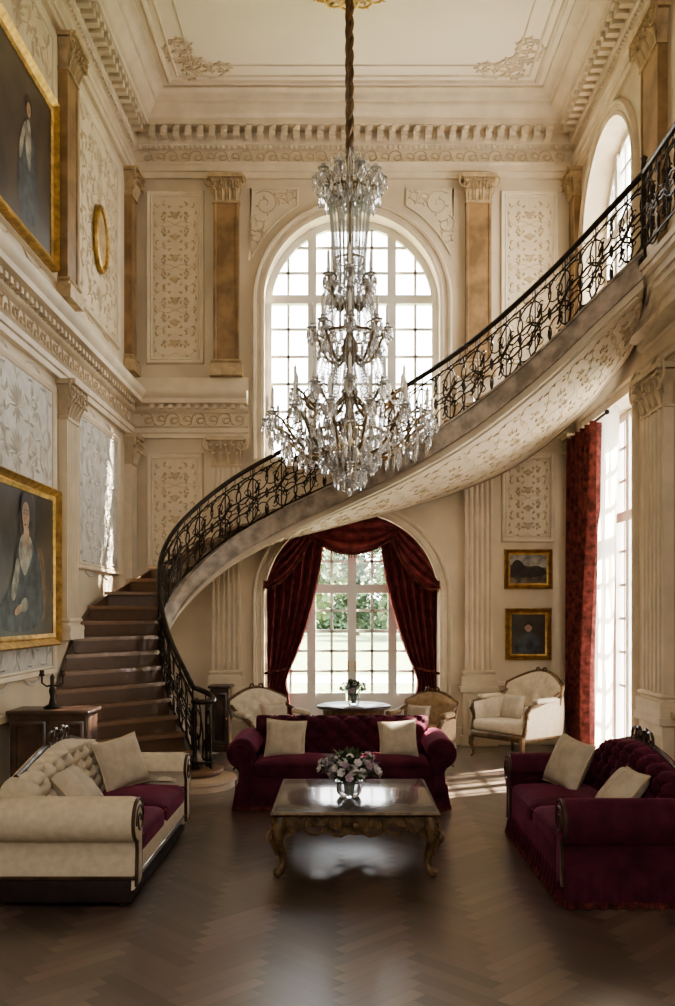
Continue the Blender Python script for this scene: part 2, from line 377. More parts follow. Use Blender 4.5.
# ------------------------------------------------------------------ windows
def mbox(mb,mp,u0,u1,z0,z1,w0,w1): return mb.hexa([mp(u,z,w) for u in(u0,u1) for z in(z0,z1) for w in(w0,w1)])
def window(name,mp,uc,hw,zb,zs,arch,mains,thins,hm,ht,w=.26,panel=0):
    root=bpy.data.objects.new(name,None); C.objects.link(root); struct(root); root.location=mp(uc,zb,w)
    fr=MB(); t=.09
    zt=lambda u,k=0: zs+math.sqrt(max(0,(hw-k)**2-u*u)) if arch else zs-k
    fr.rings([[mp(uc+a,b,ww) for a,b,ww in((-hw,zb,w),(-hw+t,zb,w),(-hw+t,zb,w+.08),(-hw,zb,w+.08))],[mp(uc+a,b,ww) for a,b,ww in((-hw,zs,w),(-hw+t,zs,w),(-hw+t,zs,w+.08),(-hw,zs,w+.08))]])
    mbox(fr,mp,uc+hw-t,uc+hw,zb,zs,w,w+.08); mbox(fr,mp,uc-hw,uc+hw,zb,zb+.09,w-.02,w+.08)
    if arch:
        N=28; ring=[]
        for i in range(N+1):
            a=PI*i/N; ring.append([mp(uc-r*math.cos(a),zs+r*math.sin(a),ww) for r,ww in((hw,w),(hw-t,w),(hw-t,w+.08),(hw,w+.08))])
        fr.rings(ring)
    else: mbox(fr,mp,uc-hw,uc+hw,zs-t,zs,w,w+.08)
    fr.build('window_frame','white',root,smooth=False,wld=True)
    for u in mains:
        mbox(MB(),mp,uc+u-.06,uc+u+.06,zb,zt(u)-.02,w-.025,w+.075).build('mullion','white',root,smooth=False,wld=True)
    for z in hm:
        mbox(MB(),mp,uc-hw,uc+hw,z-.06,z+.06,w-.03,w+.075).build('transom','white',root,smooth=False,wld=True)
    g=MB()
    for u in thins: mbox(g,mp,uc+u-.018,uc+u+.018,zb+panel,zt(u)-.02,w+.02,w+.055)
    for z in ht:
        h=hw if z<=zs or not arch else math.sqrt(max(.01,hw*hw-(z-zs)**2)); mbox(g,mp,uc-h,uc+h,z-.018,z+.018,w+.02,w+.055)
    g.build('glazing_bars','white',root,smooth=False,wld=True)
    if panel:
        for sg in(-1,1):
            p=MB(); mbox(p,mp,uc+sg*.3-.22,uc+sg*.3+.22,zb+.05,zb+panel,w,w+.05); mbox(p,mp,uc+sg*.3-.15,uc+sg*.3+.15,zb+.15,zb+panel-.1,w-.015,w); p.build('door_panel','white',root,smooth=False,wld=True)
            mbox(MB(),mp,uc+sg*.85-.3,uc+sg*.85+.3,zb+.05,zb+panel,w,w+.05).build('door_panel','white',root,smooth=False,wld=True)
            mbox(MB(),mp,uc+sg*.05-.012,uc+sg*.05+.012,zb+.98,zb+1.12,w-.06,w-.015).build('door_handle','gold',root,wld=True)
    pn=MB(); poly=[(-hw,zb),(hw,zb)]
    poly+=[(hw*math.cos(PI*i/20),zs+hw*math.sin(PI*i/20)) for i in range(21)] if arch else [(hw,zs),(-hw,zs)]
    pn.add([mp(uc+a,b,w+.037) for a,b in poly],[tuple(range(len(poly)))]); pn.build('pane','pane',root,smooth=False,wld=True)
    return root
window('window_1',mpB,UB,HB,3.86,6.03,True,(-.55,.55),(-.88,-.275,0,.275,.88),(6.12,),[4.2+.38*i for i in range(5)]+[6.5,6.85,7.1])
window('window_2',mpR,UR,HR,5.0,RS,True,(-.45,.45),(-.72,-.22,0,.22,.72),(6.5,),[5.35,5.7,6.05,6.85,7.2])
window('window_3',mpR,UR,HR,.12,4.2,False,(-.5,0,.5),(-.75,-.25,.25,.75),(2.95,),[.9+.41*i for i in range(5)]+[3.4,3.8])
window('door_1',mpB,UB,HB,0.0,1.96,True,(0,-.56,.56),(-.85,-.28,.28,.85),(2.12,),[.98+.28*i for i in range(4)]+[2.5,2.85],panel=.68)

# ------------------------------------------------------------------ pilasters
def pilaster(label,loc,rz,Wd,z0,z1,mt,cap,fl,ped=0,group=None,p=.10):
    t=thing('pilaster',label,'pilaster',loc,rz,group); a=Wd/2
    zb=z0
    if ped:
        q=MB().box(-a-.06,a+.06,-p-.05,0,zb,zb+.14).box(-a-.03,a+.03,-p-.02,0,zb+.14,zb+ped-.08).box(-a-.07,a+.07,-p-.06,0,zb+ped-.08,zb+ped).box(-a+.04,a-.04,-p-.035,0,zb+.24,zb+ped-.18)
        q.build('pedestal','trim',t,smooth=False,bevel=.008); zb+=ped
    q=MB(); q.box(-a-.05,a+.05,-p-.045,0,zb,zb+.08)
    q.rings([[(sx*(a+o),-(p+o) if k in(0,1) else 0,zb+z) for k,sx in enumerate((-1,1,1,-1))] for o,z in((.045,.08),(.05,.11),(.045,.14),(.015,.15),(.015,.17),(.035,.19),(.03,.21),(0,.22))])
    q.build('base',mt if mt!='tan' else 'goldp',t); zb+=.22
    zt=z1-cap
    pts=[]
    if fl:
        k=5; s=Wd*.9/k; pts=[(-a,0),(-a,-p)]
        for i in range(k):
            u=-a+Wd*.05+i*s
            pts+=[(u+s*.18,-p)]+[(u+s*.5-s*.32*math.cos(PI*j/5),-p+.028*math.sin(PI*j/5)) for j in range(6)]
        pts+=[(a,-p),(a,0)]
    else: pts=[(-a,0),(-a,-p),(-a+.03,-p),(-a+.04,-p+.012),(a-.04,-p+.012),(a-.03,-p),(a,-p),(a,0)]
    MB().prism(pts,zb,zt).build('shaft',mt,t,smooth=False)
    c=MB(); h=cap
    c.rings([[(-hw,-0.0,z),(-hw,-pp,z),(hw,-pp,z),(hw,0,z)] for hw,pp,z in((a*1.06,p+.015,zt),(a*1.06,p+.015,zt+.03),(a*.92,p,zt+.04),(a*.95,p+.01,zt+h*.55),(a*1.2,p+.06,zt+h*.86))])
    c.box(-a*1.35,a*1.35,-p-.1,0,zt+h*.87,z1)
    for row,(xs,b0,b1) in enumerate((((-.8,-.27,.27,.8),.08,.45),((-.55,0,.55,-1.0,1.0),.3,.72))):
        for u in xs:
            x=u*a; y=-p-.01; lw=a*.24
            pt=[(x,y,zt+h*b0),(x,y-.02,zt+h*(b0+(b1-b0)*.5)),(x,y-.05,zt+h*b1*.95),(x,y-.085,zt+h*b1),(x,y-.095,zt+h*(b1-.07))]
            c.strip(pt,[lw*.7,lw,lw*.95,lw*.6,lw*.15],(1,0,0)); c.tube(pt,[.012,.014,.012,.012,.008],4)
    for sg in(-1,1):
        c.tube([(x,-p-.06,z) for x,z in spiral(sg*a*.35,zt+h*.6,sg*a*1.1,zt+h*.72,1.4,-sg,.12,16)],.014,5)
    c.build('capital','goldp' if mt=='tan' else 'relief',t)
    return t
def lower(label,loc,rz,Wd=.38,z0=0,ped=.80): return pilaster(label,loc,rz,Wd,z0,4.15,'trim',.40,True,ped,'fluted lower pilasters')
def upper(label,loc,rz,Wd=.34): return pilaster(label,loc,rz,Wd,4.98,7.66,'tan',.36,False,0,'tan upper pilasters')
xa,xb=-1.60,1.80
lower('fluted cream pilaster on the back wall left of the arched garden doors',(xa,YB,0),0)
lower('fluted cream pilaster on the back wall between the garden doors and the two small paintings',(xb,YB,0),0)
lower('fluted cream pilaster on the left wall just right of the framed portrait',(XL,9.3,0),PI/2,.38,1.52,0)
lower('narrow fluted cream pilaster in the back left corner above the stair treads',(XL,12.0,0),PI/2,.28,1.0,0)
lower('fluted cream pilaster on the right wall behind the burgundy sofa',(XR,8.85,0),-PI/2,.62)
lower('narrow fluted cream pilaster in the back right corner behind the red curtain',(XR,12.0,0),-PI/2,.26)
upper('tan marble pilaster with gilt capital left of the upper arched window',(xa,YB,0),0)
upper('tan marble pilaster with gilt capital right of the upper arched window',(xb,YB,0),0)
upper('tan marble pilaster on the left wall between the high painting and the oval medallion',(XL,9.3,0),PI/2,.36)
upper('narrow tan marble pilaster in the upper back left corner',(XL,12.0,0),PI/2,.28)
upper('narrow tan marble pilaster in the upper back right corner',(XR,12.0,0),-PI/2,.26)
upper('tan marble pilaster on the right wall at the head of the stair',(XR,8.95,0),-PI/2,.5)

# ------------------------------------------------------------------ wall panels
def rect_ring(mb,w,h,prof,y=0):
    k=len(prof); vs=[]
    for sx,sz in((-1,-1),(1,-1),(1,1),(-1,1)):
        for o,p in prof: vs.append((sx*(w/2+o),y-p,sz*(h/2+o)))
    return mb.add(vs,[((c*k+i),(c*k+i+1),((c+1)%4)*k+i+1,((c+1)%4)*k+i) for c in range(4) for i in range(k-1)])
def panel(label,loc,rz,w,h,fm='field',om='goldsoft',dens=1.0,r=.008):
    t=thing('wall_panel',label,'wall panel',loc,rz,'ornamental wall panels')
    rect_ring(MB(),w,h,[(-.05,0),(-.05,.02),(-.035,.03),(-.02,.02),(0,.035),(.02,.04),(.03,.02),(.035,0)]).build('frame','trim',t)
    MB().box(-w/2+.04,w/2-.04,-.012,-.002,-h/2+.04,h/2-.04).build('field',fm,t,smooth=False)
    strokes(MB(),arabesque(w-.14,h-.12,dens),lambda x,z:(x,-.008,z),r).build('ornament',om,t)
    return t
panel('tall arabesque panel high on the back wall left of the window',(-2.30,YB,6.33),0,.72,2.28)
panel('tall arabesque panel high on the back wall right of the window',(2.50,YB,6.33),0,.72,2.28)
panel('arabesque panel low on the back wall above the stair treads',(-2.30,YB,3.08),0,.70,1.68,'field','relief')
panel('arabesque panel above the two small paintings right of the doors',(2.48,YB,3.35),0,.66,1.15,'field','relief')
panel('wide arabesque panel high on the left wall holding the oval medallion',(XL,10.62,6.33),PI/2,1.75,2.28,'field','softrel',.5,.010)
panel('grey damask panel on the left wall directly above the climbing stair',(XL,10.62,3.15),PI/2,1.75,1.7,'damask','damask2',.42,.010)
panel('grey damask panel on the left wall behind the framed portrait',(XL,7.95,2.62),PI/2,2.0,2.8,'damask','damask2',.42,.010)
panel('cream panel on the left wall behind the high dark painting',(XL,7.95,6.33),PI/2,2.0,2.4,'field','softrel',.5,.010)
for sg,nm in((-1,'left'),(1,'right')):
    t=thing('spandrel_panel','curved corner panel with scrolls at the upper %s of the arched window'%nm,'wall panel',(UB,YB,6.03),0,'spandrel panels')
    pl=[(1.37,1.50),(.74,1.50)]+[(1.47*math.sin(a),1.47*math.cos(a)) for a in [math.asin(.74/1.47)+(math.asin(1.37/1.47)-math.asin(.74/1.47))*i/12 for i in range(13)]]
    pl=[(sg*x,z) for x,z in pl]
    MB().tube([(x,-.010,z) for x,z in pl],.015,6,closed=True).build('frame','trim',t)
    MB().rings([[(x,-.008,z) for x,z in pl],[(x,-.001,z) for x,z in pl]]).build('field','field',t,smooth=False)
    mb=MB()
    for u0,v0,uc,vc,tr,dr in((1.30,1.44,1.17,1.30,1.5,1),(1.05,1.38,.95,1.36,1.4,1),(1.31,1.15,1.27,1.02,1.4,-1),(1.28,.95,1.30,.85,1.1,1),(.95,1.42,.85,1.42,1.1,-1)):
        p=spiral(u0,v0,uc,vc,tr,dr,.1,18); mb.tube([(sg*a,-.010,b) for a,b in p],[.010-.005*j/18 for j in range(19)],4)
        for j in range(1,16,3):
            q=p[j]; e=(q[0]-uc,q[1]-vc); l=math.hypot(*e) or 1; mb.tube([(sg*(q[0]+e[0]/l*L_),-.010,q[1]+e[1]/l*L_) for L_ in(0,.02,.04,.05)],[.006,.014,.01,.001],4)
    mb.build('ornament','softrel',t)
t=thing('oval_medallion','gilded oval medallion on the high left wall panel','medallion',(XL,10.56,6.17),PI/2)
mb=MB(); mb.tube([(.24*math.cos(2*PI*i/32),-.05,.36*math.sin(2*PI*i/32)) for i in range(32)],.035,8,closed=True); mb.build('frame','gold',t)
mb=MB(); mb.rings([[(.24*s*math.cos(2*PI*i/32),-y,.36*s*math.sin(2*PI*i/32)) for i in range(32)] for s,y in((1,.02),(.9,.05),(.5,.065),(.1,.07))]); mb.build('plaque','goldp',t)

# ------------------------------------------------------------------ paintings
def painting(label,loc,rz,w,h,cm,fw=.1):
    t=thing('painting',label,'painting',loc,rz)
    rect_ring(MB(),w-2*fw,h-2*fw,[(-.012,.0),(-.012,.03),(.0,.035),(fw*.2,.045),(fw*.35,.03),(fw*.6,.06),(fw*.8,.085),(fw*.95,.07),(fw,.03),(fw,0)]).build('frame','gold',t)
    MB().box(-w/2+fw-.01,w/2-fw+.01,-.02,-.005,-h/2+fw-.01,h/2-fw+.01).build('canvas',cm,t,smooth=False)
    return t
KS=[1,0]
def blob(t,name,mt,pts,lay):
    MB().add([(x*KS[0],-.021-.002*lay,z*KS[0]+KS[1]) for x,z in pts],[tuple(range(len(pts)))]).build(name,mt,t,smooth=False)
def ell(cx,cz,a,b,n=24): return [(cx+a*math.cos(2*PI*i/n),cz+b*math.sin(2*PI*i/n)) for i in range(n)]
def sm(pts,it=3):
    for _ in range(it):
        o=[]
        for i in range(len(pts)):
            p,q=pts[i],pts[(i+1)%len(pts)]; o+=[(p[0]*.75+q[0]*.25,p[1]*.75+q[1]*.25),(p[0]*.25+q[0]*.75,p[1]*.25+q[1]*.75)]
        pts=o
    return pts
t=painting('gilt framed portrait of a seated figure in grey dress and white scarf',(XL+.035,7.92,2.235),PI/2,1.95,1.53,'canvas',.11)
ox=.10; KS[:]=[1.12,.04]
blob(t,'painted_curtain','antique',sm([(-.74,.5),(-.45,.5),(-.5,.1),(-.62,-.2),(-.74,-.3)]),0)
blob(t,'painted_chair','antique',sm([(ox+.2,.1),(ox+.42,.12),(ox+.5,-.2),(ox+.5,-.5),(ox+.25,-.5)]),0)
blob(t,'painted_hair','hair',sm([(ox-.10,.08),(ox-.16,.3),(ox-.10,.50),(ox+.04,.57),(ox+.18,.5),(ox+.24,.28),(ox+.22,.0),(ox+.1,.05)]),1)
blob(t,'painted_dress','dress',sm([(ox-.08,.18),(ox-.22,.06),(ox-.28,-.2),(ox-.55,-.40),(ox-.60,-.58),(ox+.42,-.58),(ox+.40,-.2),(ox+.28,.1),(ox+.12,.18)]),2)
blob(t,'painted_scarf','linen',sm([(ox-.10,.2),(ox-.17,.06),(ox-.12,-.06),(ox-.02,-.16),(ox+.08,-.05),(ox+.18,.08),(ox+.1,.2)]),3)
blob(t,'painted_sleeve','dress',sm([(ox+.20,.06),(ox+.34,-.08),(ox+.30,-.30),(ox-.02,-.40),(ox-.08,-.33),(ox+.16,-.20)]),4)
blob(t,'painted_cuff','linen',sm([(ox-.0,-.29),(ox+.05,-.40),(ox-.10,-.44),(ox-.14,-.35)]),5)
blob(t,'painted_hand','skin',sm([(ox-.11,-.36),(ox-.10,-.42),(ox-.24,-.46),(ox-.27,-.42),(ox-.18,-.37)]),6)
blob(t,'painted_sleeve','linen',sm([(ox-.20,.02),(ox-.28,-.15),(ox-.34,-.30),(ox-.26,-.36),(ox-.18,-.22),(ox-.13,-.05)]),4)
blob(t,'painted_neck','skin',sm([(ox-.05,.26),(ox-.06,.13),(ox,.06),(ox+.07,.13),(ox+.07,.26)]),4)
blob(t,'painted_face','skin',sm([(ox-.085,.44),(ox-.095,.34),(ox-.05,.215),(ox+.0,.20),(ox+.075,.30),(ox+.085,.44),(ox+.04,.48),(ox-.04,.48)]),5)
blob(t,'painted_fringe','hair',sm([(ox-.12,.32),(ox-.12,.48),(ox-.02,.55),(ox+.14,.5),(ox+.17,.25),(ox+.07,.30),(ox+.06,.42),(ox-.0,.455),(ox-.07,.44)]),6)
for e in(-.055,.015):
    blob(t,'painted_eye','hair',ell(ox+e,.355,.014,.007,10),6); blob(t,'painted_brow','hair',ell(ox+e,.385,.019,.004,10),6)
blob(t,'painted_mouth','drape2',ell(ox-.03,.268,.018,.007,10),6); blob(t,'painted_nose','tanf',sm([(ox-.024,.35),(ox-.045,.305),(ox-.018,.300)],1),6)
KS[:]=[1,0]
t=painting('large dark painting high on the left wall with a dim standing figure',(XL+.035,7.9,5.95),PI/2,1.85,1.64,'canvas',.1)
blob(t,'painted_robe','dress',sm([(.12,.3),(0,.0),(-.1,-.65),(.5,-.65),(.42,0),(.28,.3)]),1)
blob(t,'painted_tunic','linen',sm([(.15,.28),(.12,.02),(.17,-.12),(.24,-.2),(.28,.02),(.26,.28)]),2); blob(t,'painted_arm','linen',sm([(.12,.25),(.0,.05),(-.04,-.15),(.02,-.17),(.08,.02),(.15,.2)]),2)
blob(t,'painted_face','skin',ell(.2,.38,.055,.075),3); blob(t,'painted_hair','hair',sm([(.12,.30),(.12,.48),(.2,.51),(.28,.46),(.28,.3),(.25,.43),(.17,.44)]),4)
t=painting('small gilt framed landscape, upper of the two small paintings',(2.48,YB,2.38),0,.65,.54,'canvas2',.065)
blob(t,'painted_sky','linen',[(-.25,.06),(.25,.02),(.25,.19),(-.25,.19)],0); blob(t,'painted_trees','hair',sm([(-.25,-.1),(-.22,.1),(-.12,.14),(-.02,.0),(.1,.06),(.24,.0),(.24,-.1),(-.2,-.12)]),1)
t=painting('small gilt framed dark portrait, lower of the two small paintings',(2.48,YB,1.50),0,.62,.70,'canvas',.07)
blob(t,'painted_coat','dress',sm([(-.06,.02),(-.16,-.08),(-.2,-.26),(.18,-.26),(.15,-.06),(.06,.03)]),1); blob(t,'painted_face','skin',ell(0,.1,.05,.07),2); blob(t,'painted_hair','hair',sm([(-.06,.08),(-.06,.17),(.0,.2),(.06,.17),(.06,.08),(0,.15)]),3)

# ------------------------------------------------------------------ staircase
ZS=[-.2,.0,.17,.71,1.27,1.71,2.09,2.56,2.94,3.25,3.55,3.86,4.3,4.73,4.93]
IN=[(-1.45,9.25),(-1.50,9.36),(-1.60,9.48),(-1.95,9.95),(-2.14,10.35),(-2.14,10.65),(-1.94,10.9),(-1.41,11.0),(-.73,10.95),(0,10.7),(.74,10.2),(1.36,9.65),(1.99,9.0),(2.47,8.5),(2.70,8.15)]
OUT=[(-2.84,8.25),(-2.85,8.38),(-2.86,8.5),(-2.87,8.85),(-2.87,9.4),(-2.87,10.15),(-2.60,11.2),(-1.95,11.9),(-1.0,12.03),(.18,12.05),(1.25,12.0),(2.1,11.6),(2.72,10.75),(3.02,9.8),(3.05,9.3)]
I=lambda z: hermite(ZS,IN,z); O=lambda z: hermite(ZS,OUT,z)
st=thing('staircase','sweeping curved staircase with scrolled iron balustrade rising to the right','staircase',(-1.5,9.5,0))
NR=29; rh=4.93/NR
for k in range(NR):
    za,zb=k*rh,(k+1)*rh; top=(k+1)*rh
    ins=[I(za+(zb-za)*i/3-(.028 if i==0 else 0)) for i in range(4)]; outs=[O(za+(zb-za)*i/3-(.028 if i==0 else 0)) for i in range(4)]
    mb=MB(); mb.prism(ins+outs[::-1],top-.04,top)
    if k==0: mb.lathe([(.31,.13),(.325,.14),(.325,.165),(.31,.17),(.001,.17)],28,(-1.60,9.43,0))
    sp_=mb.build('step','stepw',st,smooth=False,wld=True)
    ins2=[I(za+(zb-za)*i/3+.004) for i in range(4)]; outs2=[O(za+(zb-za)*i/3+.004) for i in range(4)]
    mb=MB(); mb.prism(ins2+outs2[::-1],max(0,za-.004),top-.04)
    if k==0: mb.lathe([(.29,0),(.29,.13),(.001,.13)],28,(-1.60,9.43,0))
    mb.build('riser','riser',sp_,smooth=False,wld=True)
c=MB(); c.lathe([(.42,0),(.42,.06),(.44,.07),(.44,.10),(.001,.10)],36,(-1.56,9.30,0)); 
c.build('curtail_step','stepl',st,wld=True)
mb=MB()
for o,a,b in((.04,4.87,4.93),(.02,4.82,4.87),(-.03,4.74,4.82),(-.06,4.68,4.74),(-.10,4.60,4.68),(-.14,4.50,4.60)):
    mb.prism([(2.70-o,8.15+o*.5),(3.05,9.3+o),(3.115,9.3+o),(3.115,5.5),(2.70-o,5.5)],a,b)
mb.build('landing','trim',st,smooth=False,wld=True)
def ribbon(fa,fb,z0,z1,thick,n=140):
    rs=[]
    for i in range(n+1):
        z=z0+(z1-z0)*i/n; x,y=I(z); ox,oy=O(z); d=Vector((x-ox,y-oy)).normalized()
        a=max(.002,z+fa); b=max(a+.01,z+fb)
        rs.append([(x,y,a),(x+d.x*thick,y+d.y*thick,a),(x+d.x*thick,y+d.y*thick,b),(x,y,b)])
    return MB().rings(rs)
ribbon(-.10,.11,.1,4.93,.05).build('stringer','strm',st,wld=True)
mb=ribbon(.11,.135,.1,4.93,.075); 
for q in ribbon(-.125,-.10,.2,4.93,.07),: mb.add(q.v,q.f)
mb.build('stringer_moulding','strm',st,wld=True)
SD=-.205
ribbon(SD,-.125,.25,4.93,.035).build('fascia','trim',st,wld=True)
def sof(z,v,dz=SD):
    a=Vector(I(z)); b=Vector(O(z)); p=a.lerp(b,v); s=math.sin(PI*v)*.03+.02*v
    return (p.x,p.y,max(.003,z+dz-s))
MB().grid(190,8,lambda u,v:sof(.22+4.71*u,v)).build('soffit','field',st,wld=True)
def outer_skirt():
    rs=[]
    for i in range(141):
        z=.1+4.83*i/140; x,y=O(z); ix,iy=I(z); d=Vector((x-ix,y-iy)).normalized()
        rs.append([(x,y,max(.0,z+SD-.03)),(x+d.x*.03,y+d.y*.03,max(.0,z+SD-.03)),(x+d.x*.03,y+d.y*.03,z+.12),(x,y,z+.12)])
    return MB().rings(rs)
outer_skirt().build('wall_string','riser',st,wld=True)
mb=MB(); z=2.5
while z<4.75:
    seg=.32
    for pp,rr in arabesque(.9,.9,.95):
        mb.tube([sof(min(4.92,z+seg*(q+.45)/.9),.5+p_*.84,SD+.002) for p_,q in pp],[.007*k for k in rr],4)
    z+=seg
mb.build('soffit_ornament','goldsoft',st,wld=True)
mb=MB()
for vv in(.03,.97): mb.tube([sof(.6+4.3*i/120,vv) for i in range(121)],.018,6)
mb.build('soffit_border','trim',st,wld=True)
# balustrade
N=700; SA=[]; L=0; prev=None
for i in range(N+1):
    z=.17+(4.92-.17)*i/N; x,y=I(z)
    p=Vector((x,y,z))
    if prev is not None: L+=(p-prev).length
    prev=p; SA.append((L,p))
LS=L
for k in range(1,41):
    p=Vector((2.70,8.15-2.2*k/40,4.93)); L+=(p-prev).length; prev=p; SA.append((L,p))
LT=L; N=len(SA)-1
def Rs(s,v):
    s=max(0,min(LT,s)); lo,hi=0,N
    while hi-lo>1:
        md=(lo+hi)//2
        if SA[md][0]<=s: lo=md
        else: hi=md
    a,b=SA[lo],SA[hi]; t=(s-a[0])/max(1e-9,b[0]-a[0]); p=a[1].lerp(b[1],t); return (p.x,p.y,p.z+v)
HRL=.84
hr=[Rs(LT*i/180,HRL) for i in range(181)]
x0,y0,z0=hr[0]
VR=.16
def volp(t):
    a=PI*.80-t*1.9*PI*1.0; r=VR*(1-.62*t); return (x0+.09+r*math.cos(a)*1.0,y0-.10+r*math.sin(a))
off=Vector((x0,y0))-Vector(volp(0))
vol=[(volp(t)[0]+off.x*(1-t)**2,volp(t)[1]+off.y*(1-t)**2,z0-.14*min(1,t*2.5)) for t in [i/30 for i in range(30,0,-1)]]
MB().tube(vol+hr,.028,8).build('handrail','bronze',st,wld=True)
MB().tube([(x,y,.24) for x,y,z in vol],.012,6).build('bottom_rail','bronze',st,wld=True)
for i in(16,25):
    x,y,z=vol[i]; mb=MB().tube([(x,y,.17),(x,y,z)],.008,5)
    x2,y2,_=vol[min(29,i+9)] if i<24 else hr[2]; mx,my=(x2-x),(y2-y)
    mb.tube([(x+mx*(a+.5),y+my*(a+.5),b) for a,b in spiral(-.45,.45,0,.60,1.5,1,.15,20)],.010,4); mb.tube([(x+mx*(a+.5),y+my*(a+.5),b) for a,b in spiral(.45,.50,0,.36,1.5,1,.15,20)],.010,4)
    mb.build('volute_baluster','bronze',st,wld=True)
MB().tube([Rs(LT*i/180,.155) for i in range(181)],.012,6).build('bottom_rail','bronze',st,wld=True)
MB().tube([Rs(LT*i/180,.74) for i in range(181)],.009,6).build('top_rail','bronze',st,wld=True)
npan=28; ps=LT/npan
for k in range(npan):
    s0=k*ps; mb=MB(); F=lambda u,v:Rs(s0+u,v); w=ps
    mb.tube([F(0.004,.15),F(.004,HRL)],.008,5)
    big=(k%2==0); hc=.55 if big else .60; lc=.31 if big else .25
    for sg in(-1,1):
        cx=w/2
        mb.tube([F(cx+a,b) for a,b in spiral(0,.34 if big else .42,sg*w*.25,hc,1.7,sg,.1,26)],[.0105-.005*j/26 for j in range(27)],5)
        mb.tube([F(cx+a,b) for a,b in spiral(0,.50 if big else .44,sg*w*.25,lc,1.7,-sg,.1,26)],[.0105-.005*j/26 for j in range(27)],5)
        mb.tube([F(cx+a,b) for a,b in spiral(sg*w*.48,.38,sg*w*.36,.43,1.2,sg if big else -sg,.2,12)],.006,4)
        mb.tube([F(cx+a,b) for a,b in spiral(sg*w*.05,.74,sg*w*.25,.79,1.2,sg,.4,10)],.005,4)
        mb.tube([F(cx+a,b) for a,b in((sg*w*.25,hc),(sg*w*.40,.50),(sg*w*.48,.52))],[.009,.016,.004],4)
        mb.tube([F(cx+a,b) for a,b in((sg*w*.25,lc),(sg*w*.40,.34),(sg*w*.48,.30))],[.009,.016,.004],4)
    mb.tube([F(w/2,.37),F(w/2,.43),F(w/2,.49)],[.008,.026,.008],6)
    mb.tube([F(w/2,.155),F(w/2,.21),F(w/2,.26)],[.012,.016,.006],5)
    mb.tube([F(w/2,.62),F(w/2,.67),F(w/2,.74)],[.006,.016,.012],5)
    mb.build('scroll_panel','bronze',st,wld=True)
def newel(x,y,z,h):
    MB().lathe([(.05,0),(.05,.05),(.03,.07),(.022,.14),(.03,.22),(.022,.3),(.018,h*.6),(.028,h*.72),(.02,h*.8),(.03,h*.93),(.024,h),(.02,h+.02),(.035,h+.05),(.001,h+.08)],14,(x,y,z)).build('newel_post','bronze',st,wld=True)
newel(vol[0][0],vol[0][1],.17,.66); newel(2.70,8.13,4.93,.92)

# ------------------------------------------------------------------ chandelier
cx,cy=.05,9.6
ch=thing('chandelier','huge tiered crystal chandelier with candles hanging in the hall centre','chandelier',(cx,cy,3.08))
mb=MB()
for k in range(3):
    mb.tube([(cx+.026*math.cos(a*22+k*2.1),cy+.026*math.sin(a*22+k*2.1),6.7+(8.5-6.7)*a) for a in [i/110 for i in range(111)]],.024,5)
mb.build('rope','antique',ch,wld=True)
mb=MB(); mb.lathe([(.001,3.12),(.03,3.14),(.05,3.2),(.03,3.26),(.09,3.34),(.15,3.42),(.11,3.5),(.05,3.55),(.07,3.65),(.12,3.75),(.07,3.85),(.04,3.95),(.06,4.05),(.10,4.15),(.05,4.25),(.03,4.4),(.06,4.5),(.10,4.62),(.06,4.72),(.02,4.8),(.04,4.95),(.06,5.05),(.03,5.15),(.015,5.5),(.05,5.6),(.015,5.7),(.015,6.1),(.05,6.2),(.09,6.3),(.04,6.4),(.03,6.55),(.05,6.65),(.02,6.75),(.001,6.78)],16,(cx,cy,0)); mb.build('stem','brass',ch,wld=True)
for r,z,t in((.20,6.3,.014),(.16,5.55,.010),(.30,4.75,.014),(.36,3.72,.016),(.22,3.35,.01)):
    MB().tube([(cx+r*math.cos(2*PI*i/36),cy+r*math.sin(2*PI*i/36),z) for i in range(36)],t,6,closed=True).build('ring','brass',ch,wld=True)
def drop(mb,x,y,z,h,r,n=6):
    mb.lathe([(.001,0),(r*.35,-h*.12),(r*.5,-h*.2),(r,-h*.62),(r*.6,-h*.85),(.001,-h)],n,(x,y,z))
def arm(r0,z0,r1,z1,ang,sag,candle=True,rad=.016):
    c,s=math.cos(ang),math.sin(ang)
    P=[]
    for i in range(17):
        t=i/16; r=r0+(r1-r0)*t; z=z0+(z1-z0)*t*t-sag*math.sin(PI*min(1,t*1.15))*(1 if t<.87 else .6) 
        P.append((cx+r*c,cy+r*s,z))
    P[-1]=(cx+r1*c,cy+r1*s,z1)
    mb=MB().tube(P,[rad*1.2-.4*rad*i/16 for i in range(17)],6)
    q=[(cx+(r1*.62+a)*c,cy+(r1*.62+a)*s,b) for a,b in spiral(0,z1-sag*.7,r1*.09,z1-sag*.2,1.3,1,.15,14)]; mb.tube(q,rad*.6,4)
    a=mb.build('arm','brass',ch,wld=True)
    x,y=cx+r1*c,cy+r1*s
    MB().lathe([(.001,z1-.03),(.02,z1-.02),(.06,z1+.01),(.062,z1+.016),(.02,z1+.012),(.02,z1+.05),(.026,z1+.06),(.001,z1+.06)],12,(x,y,0)).build('drip_pan','crystal',a,wld=True)
    if candle: MB().lathe([(.016,z1+.06),(.016,z1+.24),(.008,z1+.255),(.003,z1+.28),(.001,z1+.285)],8,(x,y,0)).build('candle','candle',a,wld=True)
    m2=MB(); drop(m2,x,y,z1-.03,.16,.026); m2.build('pendant','crystal',a,wld=True)
    return (x,y,z1)
tips=[]
for k in range(14): tips.append(arm(.08,3.62,.88,3.84,2*PI*k/14,.20))
for k in range(10): tips.append(arm(.07,4.1,.60,4.12,2*PI*(k+.5)/10,.17))
for k in range(8): tips.append(arm(.06,4.55,.40,4.82,2*PI*k/8,.13))
for k in range(6): tips.append(arm(.05,5.1,.26,5.35,2*PI*(k+.5)/6,.10))
